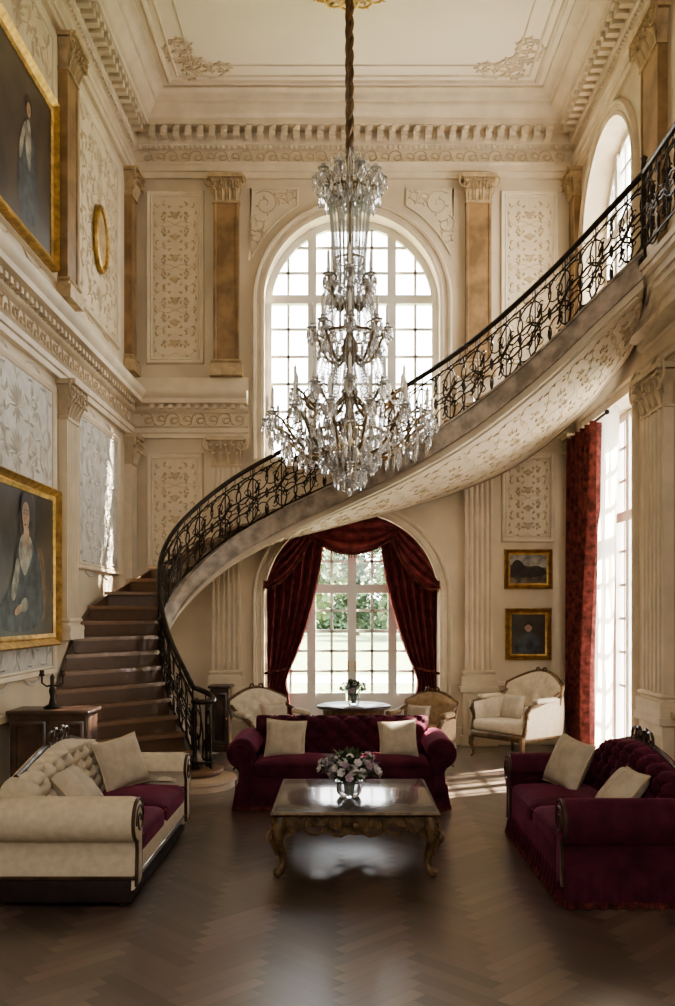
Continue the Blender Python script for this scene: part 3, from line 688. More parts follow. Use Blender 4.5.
for k in range(10): tips.append(arm(.06,6.25,.34,6.42,2*PI*k/10,.10,False,.01))
mb=MB()
def bead(x,y,z,r): mb.add([(x+r,y,z),(x-r,y,z),(x,y+r,z),(x,y-r,z),(x,y,z+r*1.2),(x,y,z-r*1.2)],[(0,2,4),(2,1,4),(1,3,4),(3,0,4),(2,0,5),(1,2,5),(3,1,5),(0,3,5)])
def strand(f,n,r):
    for i in range(n+1): bead(*f(i/n),r)
NS=26
for k in range(NS):
    a=2*PI*k/NS; c,s=math.cos(a),math.sin(a)
    def f(t): r=.08*(1-t)**1.6+.16; return (cx+r*c,cy+r*s,6.3-1.0*t)
    strand(f,38,.015)
    def fi(t): r=.11; return (cx+r*c,cy+r*s,6.25-1.45*t)
    if k%2: strand(fi,48,.014)
    def fb(t): r=.16+.14*t+.04*math.sin(PI*t); return (cx+r*c,cy+r*s,5.3-.55*t)
    strand(fb,17,.016)
    def f2(t): r=.41*math.cos(t*PI/2*.9)+.02; return (cx+r*c,cy+r*s,3.74-.56*t**1.2)
    strand(f2,21,.017)
    def f3(t): r=.04+.16*math.sin(t*PI*.5)**1.3; return (cx+r*c,cy+r*s,6.72-.42*t)
    if k%2: strand(f3,14,.012)
    def f4(t): r=.22+.18*t+.05*math.sin(PI*t); return (cx+r*c,cy+r*s,4.75-.6*t)
    strand(f4,19,.015)
    def f5(t): r=.15+.11*t; return (cx+r*c,cy+r*s,4.5-.72*t)
    strand(f5,21,.015)
for gi,(i0,n,) in enumerate(((0,14),(14,10),(24,8),(32,6),(38,10))):
    for k in range(n):
        a,b=Vector(tips[i0+k]),Vector(tips[i0+(k+1)%n]); sag=(b-a).length*.42
        strand(lambda t:(lambda p:(p.x,p.y,p.z-sag*4*t*(1-t)-.02))(a.lerp(b,t)),13,.013)
        q=a; 
        for j in range(5):
            an=2*PI*j/5+.3; drop(mb,q.x+.055*math.cos(an),q.y+.055*math.sin(an),q.z,.11+.05*random.random(),.018,5)
        m=a.lerp(b,.5); drop(mb,m.x,m.y,m.z-sag-.03,.15,.021,6)
        if gi<3:
            strand(lambda t:(lambda p:(p.x,p.y,p.z-.22*4*t*(1-t)*.5))(Vector((cx+(a.x-cx)*.25,cy+(a.y-cy)*.25,a.z+.5)).lerp(a+Vector((0,0,.05)),t)),20,.010)
        for tt in(.45,.65,.82,.94):
            p=Vector((cx,cy,a.z-.12)).lerp(Vector((a.x,a.y,a.z-.10)),tt); drop(mb,p.x,p.y,p.z-.07,.15,.020,6)
for r,z,n_,h in((.40,3.7,32,.19),(.27,3.45,24,.18),(.17,3.3,16,.18),(.3,4.72,24,.16),(.16,5.53,14,.14),(.20,6.28,20,.17),(.08,3.2,8,.1),(.70,3.60,28,.2),(.22,3.55,20,.2),(.54,3.56,26,.22),(.36,4.3,18,.17),(.33,3.56,22,.2)):
    for k in range(n_):
        a=2*PI*(k+.5*(n_%4))/n_; drop(mb,cx+r*math.cos(a),cy+r*math.sin(a),z+random.uniform(-.03,.03),h,.020,6)
for k in range(10):
    a=2*PI*(k+.5)/10; x,y=cx+.20*math.cos(a),cy+.20*math.sin(a)
    mb.lathe([(.001,6.32),(.018,6.36),(.024,6.46),(.014,6.56),(.001,6.66)],6,(x,y,0))
o=mb.build('crystal_strands','crystal',ch,smooth=False,wld=True); o['kind']='stuff'
m2=MB(); drop(m2,cx,cy,3.14,.1,.04,8); m2.ball((cx,cy,3.16),.05,10,6); m2.build('finial','crystal',ch,wld=True)
t=thing('ceiling_rose','gilded round ceiling rose above the chandelier rope','ceiling rose',(cx,cy,ZC))
MB().lathe([(.001,-.12),(.06,-.11),(.07,-.06),(.14,-.05),(.2,-.07),(.24,-.03),(.38,-.03),(.42,-.05),(.45,-.02),(.45,-.002)],32).build('disc','goldp',t)
mb=MB()
for k in range(16):
    a=2*PI*k/16; c_,s_=math.cos(a),math.sin(a)
    mb.tube([((.34+u)*c_-v*s_,(.34+u)*s_+v*c_,-.04) for u,v in spiral(-.1,0,.06,.03,1.2,1,.2,12)],[.016-.008*j/12 for j in range(13)],5)
    mb.tube([((.34+u)*c_-v*s_,(.34+u)*s_+v*c_,-.03) for u,v in((.1,0),(.17,.02),(.23,0))],[.02,.015,.003],5)
mb.build('leaf_ornament','gold',t)
for sg,nm,x in((-1,'left',XL+.90),(1,'right',XR-.90)):
    t=thing('ceiling_ornament','carved scroll cartouche in the back %s corner of the ceiling'%nm,'ceiling ornament',(x,YB-.93,ZC))
    mb=MB(); d=-sg
    for u0,v0,uc,vc,tr,dr in((0,0,.22,-.05,1.5,1),(0,0,-.03,-.25,1.5,-1),(.2,.06,.42,.02,1.4,-1),(.05,-.2,-.0,-.45,1.4,1),(.4,.05,.56,0,1.2,1),(-.05,.05,.05,.16,1.2,1),(0,.0,.12,-.16,1.3,-1),(0,-.4,.02,-.58,1.2,-1)):
        sp=spiral(u0,v0,uc,vc,tr,dr,.1,20)
        mb.tube([(d*a*.85,b*.85,-.006) for a,b in sp],[.018-.009*j/20 for j in range(21)],5)
        for j in range(2,18,2):
            q=sp[j]; nx,nz=q[0]-uc,q[1]-vc; tx,tz=sp[j+1][0]-q[0],sp[j+1][1]-q[1]; l=math.hypot(tx,tz) or 1; ln=math.hypot(nx,nz) or 1; e=(tx/l+nx/ln,tz/l+nz/ln)
            mb.tube([(d*(q[0]+e[0]*L_)*.85,(q[1]+e[1]*L_)*.85,-.006) for L_ in(0,.025,.05,.075)],[.006,.016,.013,.002],4)
    mb.build('scrolls','softrel',t)

# ------------------------------------------------------------------ curtains
ztop=lambda x: 1.96+math.sqrt(max(0,(HB-.03)**2-(x-UB)**2))
def side(sg):
    xo=UB+sg*(HB-.04)
    ws=([0,.3,.75,1.0,1.35,1.75,2.2,2.7,3.2],[(.42,),(.38,),(.30,),(.28,),(.43,),(.57,),(.69,),(.77,),(.83,)])
    def fn(u,v):
        zz=3.1*v; w=hermite(ws[0],ws[1],zz)[0]
        zt=ztop(xo-sg*w*u if w*u>.02 else xo-sg*.02)
        x=xo-sg*w*u
        z=.02+(zt-.02)*v; 
        amp=.065*(.5+.5*min(1,w/.6)); y=YB+.09+amp*math.sin(u*6*2*PI+.6*math.sin(v*5))+.03*math.sin(u*3+v*2)
        return (x,y,z)
    return fn
for sg,nm in((-1,'left'),(1,'right')):
    t=thing('curtain','burgundy velvet drape tied back at the %s side of the garden doors'%nm,'curtain',(UB+sg*1.0,YB+.06,0))
    MB().grid(110,44,side(sg)).build('drape','drape',t,wld=True)
    xo=UB+sg*(HB-.04); mb=MB()
    mb.tube([(xo-sg*(.13+.16*math.cos(a)),YB+.08+.11*math.sin(a),1.0+.04*math.cos(a)) for a in [2*PI*i/20 for i in range(20)]],.018,6,closed=True); mb.build('tieback','drape2',t,wld=True)
t=thing('valance','burgundy swagged valance with fringe hanging across the arch of the garden doors','valance',(UB,YB,2.6))
for (x0_,x1_,sg_,dy) in((-1.10,-.40,.22,0),(-.52,.70,.30,.03),(.56,1.28,.28,.0)):
    def fn(u,v):
        cl=lambda x: ztop(max(UB-HB+.06,min(UB+HB-.06,x)))
        x=x0_+(x1_-x0_)*u; zt=cl(x); zb_=(cl(x0_)*(1-u)+cl(x1_)*u)-.08-sg_*(4*u*(1-u))**.8; z=zt+(min(zb_,zt-.05)-zt)*v
        return (x,YB-.02-dy-.07*abs(math.sin((v-.12*math.sin(PI*u))*3.5*PI))-.04*math.sin(PI*u),z)
    MB().grid(28,48,fn).build('swag','drape',t,wld=True)
    mb=MB()
    pts=[fn(i/36,1) for i in range(37)]; mb.tube(pts,.014,5)
    for p in pts: mb.tube([p,(p[0],p[1],p[2]-.05)],.005,4)
    mb.build('fringe','drape2',t,wld=True)
t=thing('curtain','tall wine damask curtain hanging beside the right wall window','curtain',(XR-.12,11.2,0))
def fn(u,v):
    z=.02+4.0*v; w=hermite([0,.8,1.6,2.6,3.6,4.3],[(.92,),(.82,),(.88,),(1.10,),(1.26,),(1.32,)],z)[0]
    return (XR-.17+.09*math.sin(u*6*2*PI+.4*math.sin(v*4))+.02*math.sin(u*37),11.72-w*u,z)
MB().grid(150,40,fn).build('drape','drape2',t,wld=True)
mb=MB().tube([(XR-.17,11.75,4.05),(XR-.17,10.15,4.05)],.016,8); mb.ball((XR-.17,10.13,4.05),.03); tag(mb.build('curtain_rod','bronze'),'dark rod holding the damask curtain by the right window','curtain rod')
t=thing('curtain','sheer white voile curtain in front of the right wall window','curtain',(XR-.05,10.2,0))
def fn(u,v):
    z=.02+4.1*v; return (XR-.07+.045*math.sin(u*6*2*PI),10.70-(.50+.14*v*v)*u+.2*(1-v),z)
MB().grid(90,24,fn).build('voile','sheer',t,wld=True)

# ------------------------------------------------------------------ sofas
def sofa(name,label,L,D,loc,rz,body,seatm,Hs=.44,Ha=.66,Hb=.80,camel=0,ncush=2,base='skirt',wood=False,inner=None):
    t=thing(name,label,'sofa',loc,rz); y0,y1=-D/2,D/2; yb0=y1-.29; inner=inner or body
    MB().rbox(L/2-.06,D/2-.06,.115,.02,3,0,Matrix.Translation((0,.02,.205))).build('carcass',body,t)
    for sg in(-1,1):
        R_=.14; cx_,cz_=.105,Ha-R_
        pr=[(.02,.10),(.02,.3),(.015,cz_-.06)]+[(cx_-.005+R_*math.cos(a),cz_+R_*math.sin(a)) for a in [PI*.97-i*(PI*1.42)/16 for i in range(17)]]+[(.145,cz_-.13),(.125,cz_-.18),(.125,.3),(.145,.10)]
        xi=L/2-.185
        pr=[(sg*(xi+a),z) for a,z in pr]; mx_=sum(p[0] for p in pr)/len(pr); mz_=sum(p[1] for p in pr)/len(pr)
        rs=[[(mx_+(x-mx_)*s,y,mz_+(z-mz_)*s) for x,z in pr] for s,y in((.80,y0-.012),(.9,y0-.006),(.97,y0+.012),(1,y0+.045),(1,0),(1,y1-.16),(.96,y1-.09),(.86,y1-.05))]
        ar=MB().rings(rs).build('arm',body,t)
        # buttoned pad on the inner face of the arm
        def pad(u,v):
            y=y0+.06+(yb0-y0-.02)*u; z=Hs+.0+(Ha-.05-Hs)*v; q=abs(math.sin(PI*(u*3+v*1)))*abs(math.sin(PI*(u*3-v*1))); e=min(1,min(u,1-u)/.1,min(v,1-v)/.12)
            return (sg*(xi+.02-.035*e*(.35+.65*q**.5)),y,z)
        MB().grid(40,16,pad).build('arm_pad',inner,ar)
        sp=[(sg*(xi+.10)+sg*x_,y0-.014,cz_+z_) for x_,z_ in spiral(.10,-.02,0,0,1.6,1,.2,24)]
        MB().tube(sp,.008,5).build('scroll_piping','wood' if wood else body,ar)
        if wood:
            MB().tube([(x,y0-.002,z) for x,z in [(mx_+(x-mx_)*.92,mz_+(z-mz_)*.92) for x,z in pr]],.012,6).build('arm_trim','wood',ar)
    def H(x): 
        k=abs(x)/(L/2); return Hb+camel*(math.cos(PI*min(1,k*1.0))*.5+.5)
    def prof(h):
        p=[(yb0,.24),(yb0+.015,.36),(yb0+.04,.5),(yb0+.065,h-.16)]
        cy_,cz_=yb0+.15,h-.09
        p+=[(cy_+.09*math.cos(a),cz_+.09*math.sin(a)) for a in [PI-i*(PI*1.15)/9 for i in range(10)]]
        p+=[(y1-.07,h-.25),(y1-.05,.4),(y1-.05,.10)]; return p
    def samp(p,n):
        d=[0]
        for i in range(len(p)-1): d.append(d[-1]+math.dist(p[i],p[i+1]))
        out=[]
        for k in range(n+1):
            s=d[-1]*k/n; i=0
            while i<len(p)-2 and s>d[i+1]: i+=1
            u=(s-d[i])/max(1e-9,d[i+1]-d[i]); out.append((p[i][0]+(p[i+1][0]-p[i][0])*u,p[i][1]+(p[i+1][1]-p[i][1])*u,s))
        return out
    NU,NV=96,60; bw=L-.30; ta,tb=.19,.17; rows=[]
    for i in range(NU+1):
        x=-bw/2+bw*i/NU; row=[]
        for (y,z,s) in samp(prof(H(x)),NV):
            f=1 if s<.60 else max(0,1-(s-.60)/.08)
            q=abs(math.sin(PI*(x/ta+s/tb)))*abs(math.sin(PI*(x/ta-s/tb)))
            dd=.065*f*(q**.5)
            edge=min(1,(bw/2-abs(x))/.05)
            row.append((x,y-dd*edge,z+dd*.3))
        rows.append(row)
    mb=MB(); vs=[p for r in rows for p in r]; k=NV+1
    mb.add(vs,[(i*k+j,(i+1)*k+j,(i+1)*k+j+1,i*k+j+1) for i in range(NU) for j in range(NV)]+[tuple(range(k)),tuple(NU*k+j for j in range(k))])
    bk=mb.build('back',inner,t)
    for ii in range(-9,10):
        for jj in range(0,6):
            if (ii+jj)%2: continue
            x=ta*ii/2; s=tb*jj/2+tb
            if abs(x)>bw/2-.04 or s>.6: continue
            best=min(samp(prof(H(x)),NV),key=lambda q:abs(q[2]-s)); MB().ball((x,best[0]-.002,best[1]),.012,8,4).build('button',inner,bk)
    if wood:
        mb=MB(); pts=[(-bw/2+bw*i/40,yb0+.14,H(-bw/2+bw*i/40)+.008) for i in range(41)]; mb.tube(pts,.018,6)
        for sg in(-1,1):
            mb.tube([(sg*a,yb0+.13,H(0)+.02+b) for a,b in spiral(0,0,.07,.03,1.4,1,.15,14)],.013,5)
            mb.tube([(sg*a,yb0+.13,H(0)+b) for a,b in spiral(.08,.01,.17,.01,1.2,-1,.15,12)],.011,5)
        mb.ball((0,yb0+.12,H(0)+.05),.03); mb.build('crest_rail','wood',t)
    iw=L-.34; cw=iw/ncush; cd=(yb0-.0-y0)/2
    for i in range(ncush):
        x=-iw/2+cw*(i+.5)
        c_=MB().rbox(cw/2-.004,cd-.01,.08,.055,6,.045,Matrix.Translation((x,y0+cd-.012,Hs-.09))).build('seat_cushion',seatm,t)
        MB().tube([(x+sx*(cw/2-.02),y0-.004 if sy<0 else y0+2*cd-.03,Hs-.03) for sx,sy in((-1,-1),(1,-1),(1,1),(-1,1))],.006,5,closed=True).build('piping',seatm,c_)
    MB().rbox(L/2-.17,.03,.09,.02,3,0,Matrix.Translation((0,y0+.035,.235))).build('front_rail',inner if wood else body,t)
    if base=='skirt':
        path=[(-L/2+.03,y1-.06),(-L/2+.03,y0+.01),(L/2-.03,y0+.01),(L/2-.03,y1-.06)]
        seg=[math.dist(path[i],path[i+1]) for i in range(3)]; tot=sum(seg)
        def fn(u,v):
            s=u*tot; i=0
            while i<2 and s>seg[i]: s-=seg[i]; i+=1
            s=min(s,seg[i]); a,b_=path[i],path[i+1]; d=((b_[0]-a[0])/seg[i],(b_[1]-a[1])/seg[i]); w=.016*(1-v)*math.sin(u*tot*70)+.016*(1-v)
            return (a[0]+d[0]*s+d[1]*w,a[1]+d[1]*s-d[0]*w,.03+.19*v)
        MB().grid(420,4,fn).build('skirt',body,t)
        fg=MB()
        for i in range(0,301): p=fn(i/300,0); fg.tube([(p[0],p[1],.045),(p[0],p[1],.006)],[.004,.006],4)
        fg.build('fringe','drape2',t)
        for sx in(-1,1):
            for sy in(-1,1): MB().lathe([(.02,0),(.03,.06),(.035,.12)],10,(sx*(L/2-.1),sy*(D/2-.12),0)).build('foot','wood',t)
    else:
        MB().rbox(L/2-.03,D/2-.03,.075,.012,3,0,Matrix.Translation((0,0.0,.105))).build('plinth','black',t)
        for sx in(-1,1):
            for sy in(-1,1): MB().lathe([(.022,0),(.032,.02),(.04,.06)],10,(sx*(L/2-.08),sy*(D/2-.09),0)).build('foot','wood',t)
        MB().tube([(-L/2+.025,y1-.07,.185),(-L/2+.025,y0+.01,.185),(L/2-.025,y0+.01,.185),(L/2-.025,y1-.07,.185)],.012,6).build('base_trim','wood',t)
    return t
sofa('sofa','burgundy buttoned chesterfield sofa facing the camera behind the coffee table',1.98,.92,(-.03,8.58,0),0,'wine','wine',Hb=.77,Ha=.66)
sofa('sofa','cream buttoned sofa with burgundy seat cushions on the left side',1.9,.92,(-1.73,6.38,0),PI/2,'cream','wine',Hb=.76,Ha=.67,camel=.13,base='plinth',wood=True)
sofa('sofa','burgundy buttoned sofa with carved dark crest on the right side',1.95,.95,(1.80,6.4,0),-PI/2,'wine','wine',Hb=.75,Ha=.66,camel=.13,wood=True)
def cushion(label,loc,rz,tilt,s=.42,th=.075,mt='pill',roll=0):
    t=thing('cushion',label,'cushion',loc,rz,'loose cushions on the sofas and armchairs')
    Rm=Matrix.Rotation(-tilt,4,'X')@Matrix.Rotation(roll,4,'Y')
    N_=16
    def P(u,v,sd):
        x,z=2*u-1,2*v-1; th_=th*max(0,(1-x**4)*(1-z**4))**.5+.004
        k=1-.08*(1-abs(x)**2)*abs(z)**3; k2=1-.08*(1-abs(z)**2)*abs(x)**3
        return Rm@Vector((x*s/2*k2,sd*th_,z*s/2*k))
    mb=MB()
    for sd in(-1,1): mb.grid(N_,N_,lambda u,v:P(u,v,sd))
    mb.build('pad',mt,t)
    MB().tube([P(*q,0) for q in [(i/10,0) for i in range(10)]+[(1,i/10) for i in range(10)]+[(1-i/10,1) for i in range(10)]+[(0,1-i/10) for i in range(10)]],.008,5,closed=True).build('piping','relief',t)
    return t
cushion('beige cushion at the left end of the middle burgundy sofa',(-.56,8.50,.60),.1,.45,.38,roll=.08)
cushion('beige cushion at the right end of the middle burgundy sofa',(.50,8.50,.60),-.1,.45,.36,roll=-.08)
cushion('larger beige cushion on the cream sofa toward its far end',(-1.72,6.92,.64),PI/2-.75,.35,.40,roll=-.15)
cushion('smaller beige cushion on the cream sofa toward its near end',(-1.80,6.05,.60),PI/2-.15,.75,.36)
cushion('beige cushion on the far half of the right burgundy sofa',(1.72,6.92,.635),-PI/2+.45,.40,.40,roll=.15)
cushion('beige cushion on the near half of the right burgundy sofa',(1.84,6.0,.60),-PI/2+.1,.72,.36)

# ------------------------------------------------------------------ coffee table
tx,ty=.07,6.68; w_,d_=.555,.60; zt=.45
t=thing('coffee_table','carved dark brown and gilt coffee table with polished stone top','table',(tx,ty,0))
MB().rbox(w_,d_,.014,.008,3,0,Matrix.Translation((0,0,zt-.014))).build('table_top','top',t)
mb=MB()
pr=[(0,-.03),(.012,-.026),(.02,-.014),(.014,-.002),(.002,.002),(-.012,.002)]
k=len(pr); vs=[(sx*(w_+o),sy*(d_+o),zt-.003+z) for sx,sy in((-1,-1),(1,-1),(1,1),(-1,1)) for o,z in pr]
mb.add(vs,[(c*k+i,c*k+i+1,((c+1)%4)*k+i+1,((c+1)%4)*k+i) for c in range(4) for i in range(k-1)]); mb.build('top_rim','giltwood',t)
def apron(n,half,off,axis):
    mb=MB(); vs=[]
    for i in range(n+1):
        u=-half+2*half*i/n; k=abs(u)/half; zl=zt-.13-.035*math.cos(PI*k*2)*(1-k*.3)-.03*(k>.85)
        for dd in(0,.03):
            for z in(zl,zt-.03):
                vs.append((u,off+dd*(-1 if off>0 else 1),z) if axis=='x' else (off+dd*(-1 if off>0 else 1),u,z))
    fs=[]
    for i in range(n):
        a=i*4; b=a+4; fs+=[(a,b,b+1,a+1),(a+2,a+3,b+3,b+2),(a,a+2,b+2,b),(a+1,b+1,b+3,a+3)]
    mb.add(vs,fs)
    s=-1 if off<0 else 1
    for sg in(-1,1):
        for u0,uc,tr,r in((0.02,.12,1.4,.012),(.2,.29,1.3,.011),(.36,.43,1.2,.009)):
            mb.tube([((sg*a),off+s*.006,zt-.085+b) if axis=='x' else (off+s*.006,sg*a,zt-.085+b) for a,b in spiral(u0,-.02,uc,.005,tr,1,.15,16)],r,5)
    c0=(0,off+s*.012,zt-.10) if axis=='x' else (off+s*.012,0,zt-.10)
    mb.ball(c0,.035,10,6); 
    for an in range(5):
        A=PI*(.0+an/4); mb.tube([c0,(c0[0]+(.07*math.cos(A) if axis=='x' else 0),c0[1]+(.07*math.cos(A) if axis=='y' else 0),c0[2]-.055*math.sin(A))],[.014,.005],5)
    mb.build('apron','giltwood',t)
apron(30,w_-.04,-d_+.03,'x'); apron(30,w_-.04,d_-.03,'x'); apron(30,d_-.04,-w_+.03,'y'); apron(30,d_-.04,w_-.03,'y')
for sx in(-1,1):
    for sy in(-1,1):
        X,Y=sx*(w_-.05),sy*(d_-.05); dx,dy=sx*.7,sy*.7
        Q=[(.0,.41,.046),(.015,.36,.054),(.03,.31,.052),(.03,.26,.043),(.012,.2,.034),(-.012,.14,.028),(-.02,.09,.024),(-.005,.055,.025),(.02,.033,.03),(.04,.033,.028),(.05,.05,.02)]
        mb=MB().tube([(X+dx*o,Y+dy*o,z) for o,z,r in Q],[r for o,z,r in Q],10); mb.ball((X+dx*.03,Y+dy*.03,.03),.03,10,6)
        lg=mb.build('leg','giltwood',t)
        m2=MB()
        m2.tube([(X+dx*(.085+a),Y+dy*(.085+a),.31+b) for a,b in spiral(0,.07,-.005,-.01,1.2,1,.2,14)],.012,5)
        m2.tube([(X+dx*(.06+a),Y+dy*(.06+a),.22+b) for a,b in((0.02,.05),(.01,0),(-.02,-.07))],[.018,.014,.004],5); m2.build('knee_carving','antique',lg)

# ------------------------------------------------------------------ flowers
def blossom(mb,c,r,nrm):
    n=Vector(nrm).normalized(); a=n.orthogonal().normalized(); b=n.cross(a); c=Vector(c)
    for ring,(k,s,up) in enumerate(((6,1,.15),(5,.72,.4),(3,.45,.65))):
        for i in range(k):
            an=2*PI*i/k+ring*.5; d=a*math.cos(an)+b*math.sin(an); sd=n.cross(d).normalized()
            p=[c,c+d*r*.5*s+n*r*up*.5,c+d*r*s+n*r*up,c+d*r*s*1.05+n*r*(up+.15)]
            mb.strip(p,[r*.1,r*.38*s,r*.36*s,r*.12*s],sd)
    return mb
def bouquet(label,vlabel,x,y,z,vr,vh,br,nb):
    v=thing('vase',vlabel,'vase',(x,y,z)); 
    MB().lathe([(.001,.001),(vr*.75,.001),(vr*.95,vh*.25),(vr*1.0,vh*.6),(vr*.85,vh*.85),(vr*1.05,vh),(vr*.98,vh),(vr*.78,vh*.85),(vr*.9,vh*.55),(vr*.8,vh*.2),(.001,vh*.12)],20).build('body','glass',v)
    t=thing('bouquet',label,'bouquet',(x,y,z+vh*.14))
    st_=MB(); lv=MB(); cen=vh+br*.40
    for i in range(nb):
        f=(i+.5)/nb; ph=i*2.39996; el=math.acos(1-1.25*f); n=Vector((math.sin(el)*math.cos(ph),math.sin(el)*math.sin(ph),math.cos(el)*.55))
        p=Vector((0,0,cen-vh*.14))+n*br*random.uniform(.65,1.15); p.z=max(p.z,vh*.85)
        b_=blossom(MB(),p,br*random.uniform(.12,.22),n+Vector((0,0,.3))); b_.build('blossom','petal2' if i%3==0 else 'petal',t,smooth=True,norm=False)
        st_.tube([(n.x*vr*.3,n.y*vr*.3,0.004),(n.x*vr*.5,n.y*vr*.5,vh*.8),tuple(p)],.004,4)
    for i in range(150):
        ph=random.uniform(0,2*PI); el=random.uniform(.2,1.9); n=Vector((math.sin(el)*math.cos(ph),math.sin(el)*math.sin(ph),math.cos(el)*.65)); p=Vector((0,0,cen-vh*.14))+n*br*.5
        q=p+n*br*random.uniform(.5,.85); q.z=max(q.z,vh*.84); p.z=max(p.z,vh*.8); sd=n.cross(Vector((0,0,1))).normalized(); lv.strip([p,p.lerp(q,.5)+Vector((0,0,.01)),q],[.004,br*.09,.002],sd)
    st_.build('stems','leaf',t); lv.build('foliage','leaf',t,norm=False)
bouquet('rounded bouquet of white and lilac flowers on the coffee table','clear glass vase standing on the coffee table',.03,6.6,zt,.095,.115,.20,38)
# ------------------------------------------------------------------ round side table behind sofa
rt=thing('side_table','small round wooden table behind the middle sofa','table',(.10,10.35,0))
MB().lathe([(.001,.70),(.41,.70),(.425,.71),(.425,.725),(.41,.735),(.001,.735)],32).build('table_top','wood',rt)
MB().lathe([(.35,.62),(.36,.70),(.001,.70),(.001,.62)],28).build('apron','antique',rt)
MB().lathe([(.05,.1),(.07,.16),(.04,.22),(.03,.35),(.06,.45),(.035,.55),(.06,.63)],14).build('column','antique',rt)
for k in range(3):
    a=2*PI*k/3+.5; MB().tube([(r*math.cos(a),r*math.sin(a),z) for r,z in((.03,.18),(.12,.2),(.22,.1),(.3,.03),(.33,.025))],[.03,.028,.022,.02,.024],8).build('leg','antique',rt)
bouquet('small bouquet of pale flowers on the round side table','clear glass vase on the round side table',.10,10.35,.735,.07,.12,.15,18)
# ------------------------------------------------------------------ armchairs
def armchair(label,loc,rz,body,frame,s=1.0,tuft=False,closed=False):
    t=thing('armchair',label,'armchair',loc,rz); w=.33*s; d=.31*s; hs=.30
    MB().rbox(w,d,.045,.03,4,0,Matrix.Translation((0,0,hs))).build('seat_frame',frame,t)
    MB().rbox(w-.03,d-.02,.07,.05,5,.03,Matrix.Translation((0,-.01,hs+.11))).build('seat_cushion',body,t)
    bh=.56*s; tl=.2
    def pt(u,v,y):
        x=(2*u-1)*w*(.92+.12*v); top=bh*(.78+.22*math.cos((2*u-1)*PI/2)); z=hs+.03+top*v; return (x,d-.03+tl*v*.6+y-(.05 if not closed else .16)*(abs(2*u-1)**2),z)
    mb=MB(); NU,NV=30,22
    def fr(u,v):
        e=min(1,min(u,1-u)/.12,min(v,1-v)/.12); q=abs(math.sin(PI*(u*4+v*3)))*abs(math.sin(PI*(u*4-v*3))) if tuft else 1
        return pt(u,v,-.03-.055*e*(.45+.55*q**.5))
    mb.grid(NU,NV,fr); mb.grid(NU,NV,lambda u,v:pt(u,v,.035)); mb.build('back',body,t)
    ed=[pt(0,i/10,0) for i in range(11)]+[pt(i/16,1,0) for i in range(1,16)]+[pt(1,1-i/10,0) for i in range(11)]
    mb=MB().tube(ed,.024*s,8)
    for sg in(-1,1): mb.tube([(sg*a,pt(.5,1,0)[1]-.02,pt(.5,1,0)[2]+.01+b) for a,b in spiral(0,.02,.05,.015,1.2,1,.2,10)],.012,5)
    mb.build('back_frame',frame,t)
    for sg in(-1,1):
        AZ=hs+.32*s
        arm_=[(sg*w*.98,d+.02 if not closed else d-.1,AZ+.10),(sg*(w+.02),d*.4,AZ+.04),(sg*(w+.03),-d*.35,AZ-.01),(sg*(w+.035),-d*.75,AZ-.04),(sg*(w+.02),-d*.86,AZ-.10),(sg*(w+.0),-d*.78,AZ-.2),(sg*(w-.01),-d*.9,hs+.02)]
        a=MB().tube(arm_,[.022,.022,.025,.03,.028,.024,.028],8).build('arm',frame,t)
        if closed:
            def sp(u,v): y=d-.05+(-1.72*d)*u; zt_=AZ+.08*(1-u)-.03; return (sg*(w+.0+.02*v),y,hs+(zt_-hs)*v)
            q=MB().grid(14,8,lambda u,v:(sp(u,v)[0]-sg*(.035+.02*math.sin(PI*v)),sp(u,v)[1],sp(u,v)[2])); q.grid(14,8,lambda u,v:(sp(u,v)[0]+sg*.015*math.sin(PI*v),sp(u,v)[1],sp(u,v)[2])); q.build('side_panel',body,t)
        else: MB().rbox(.028,d*.8,.13*s,.025,3,0,Matrix.Translation((sg*(w-.005),.04,hs+.16*s))).build('side_panel',body,t)
        MB().rbox(.045,d*.5,.03,.028,3,0,Matrix.Translation((sg*(w+.022),-.0,AZ+.03))).build('arm_pad',body,t)
        for sy in(-1,1):
            X,Y=sg*(w-.03),sy*(d-.03)
            MB().tube([(X+sg*o,Y+sy*o,z) for o,z in((0,hs),(.015,.24),(.02,.18),(.0,.1),(-.005,.05),(.015,.014))],[.035,.036,.03,.02,.016,.014],8).build('leg',frame,t)
    return t
armchair('cream buttoned armchair with wooden frame left behind the middle sofa',(-.82,10.1,0),.55,'cream','antique',1.05,True)
armchair('tan armchair with carved frame right behind the middle sofa',(.86,10.3,0),-.5,'tanf','antique',.95)
armchair('cream bergere armchair with carved frame below the two small paintings',(2.12,11.1,0),-.9,'cream','antique',1.28,True,True)
cushion('small beige cushion on the bergere armchair below the paintings',(2.06,11.06,.63),-.9,.3,.32,.06)
cushion('small white cushion on the buttoned armchair behind the sofa',(-.79,10.06,.62),.55,.3,.32,.06)
cushion('small beige cushion on the tan armchair behind the sofa',(.83,10.26,.60),-.5,.3,.28,.055)
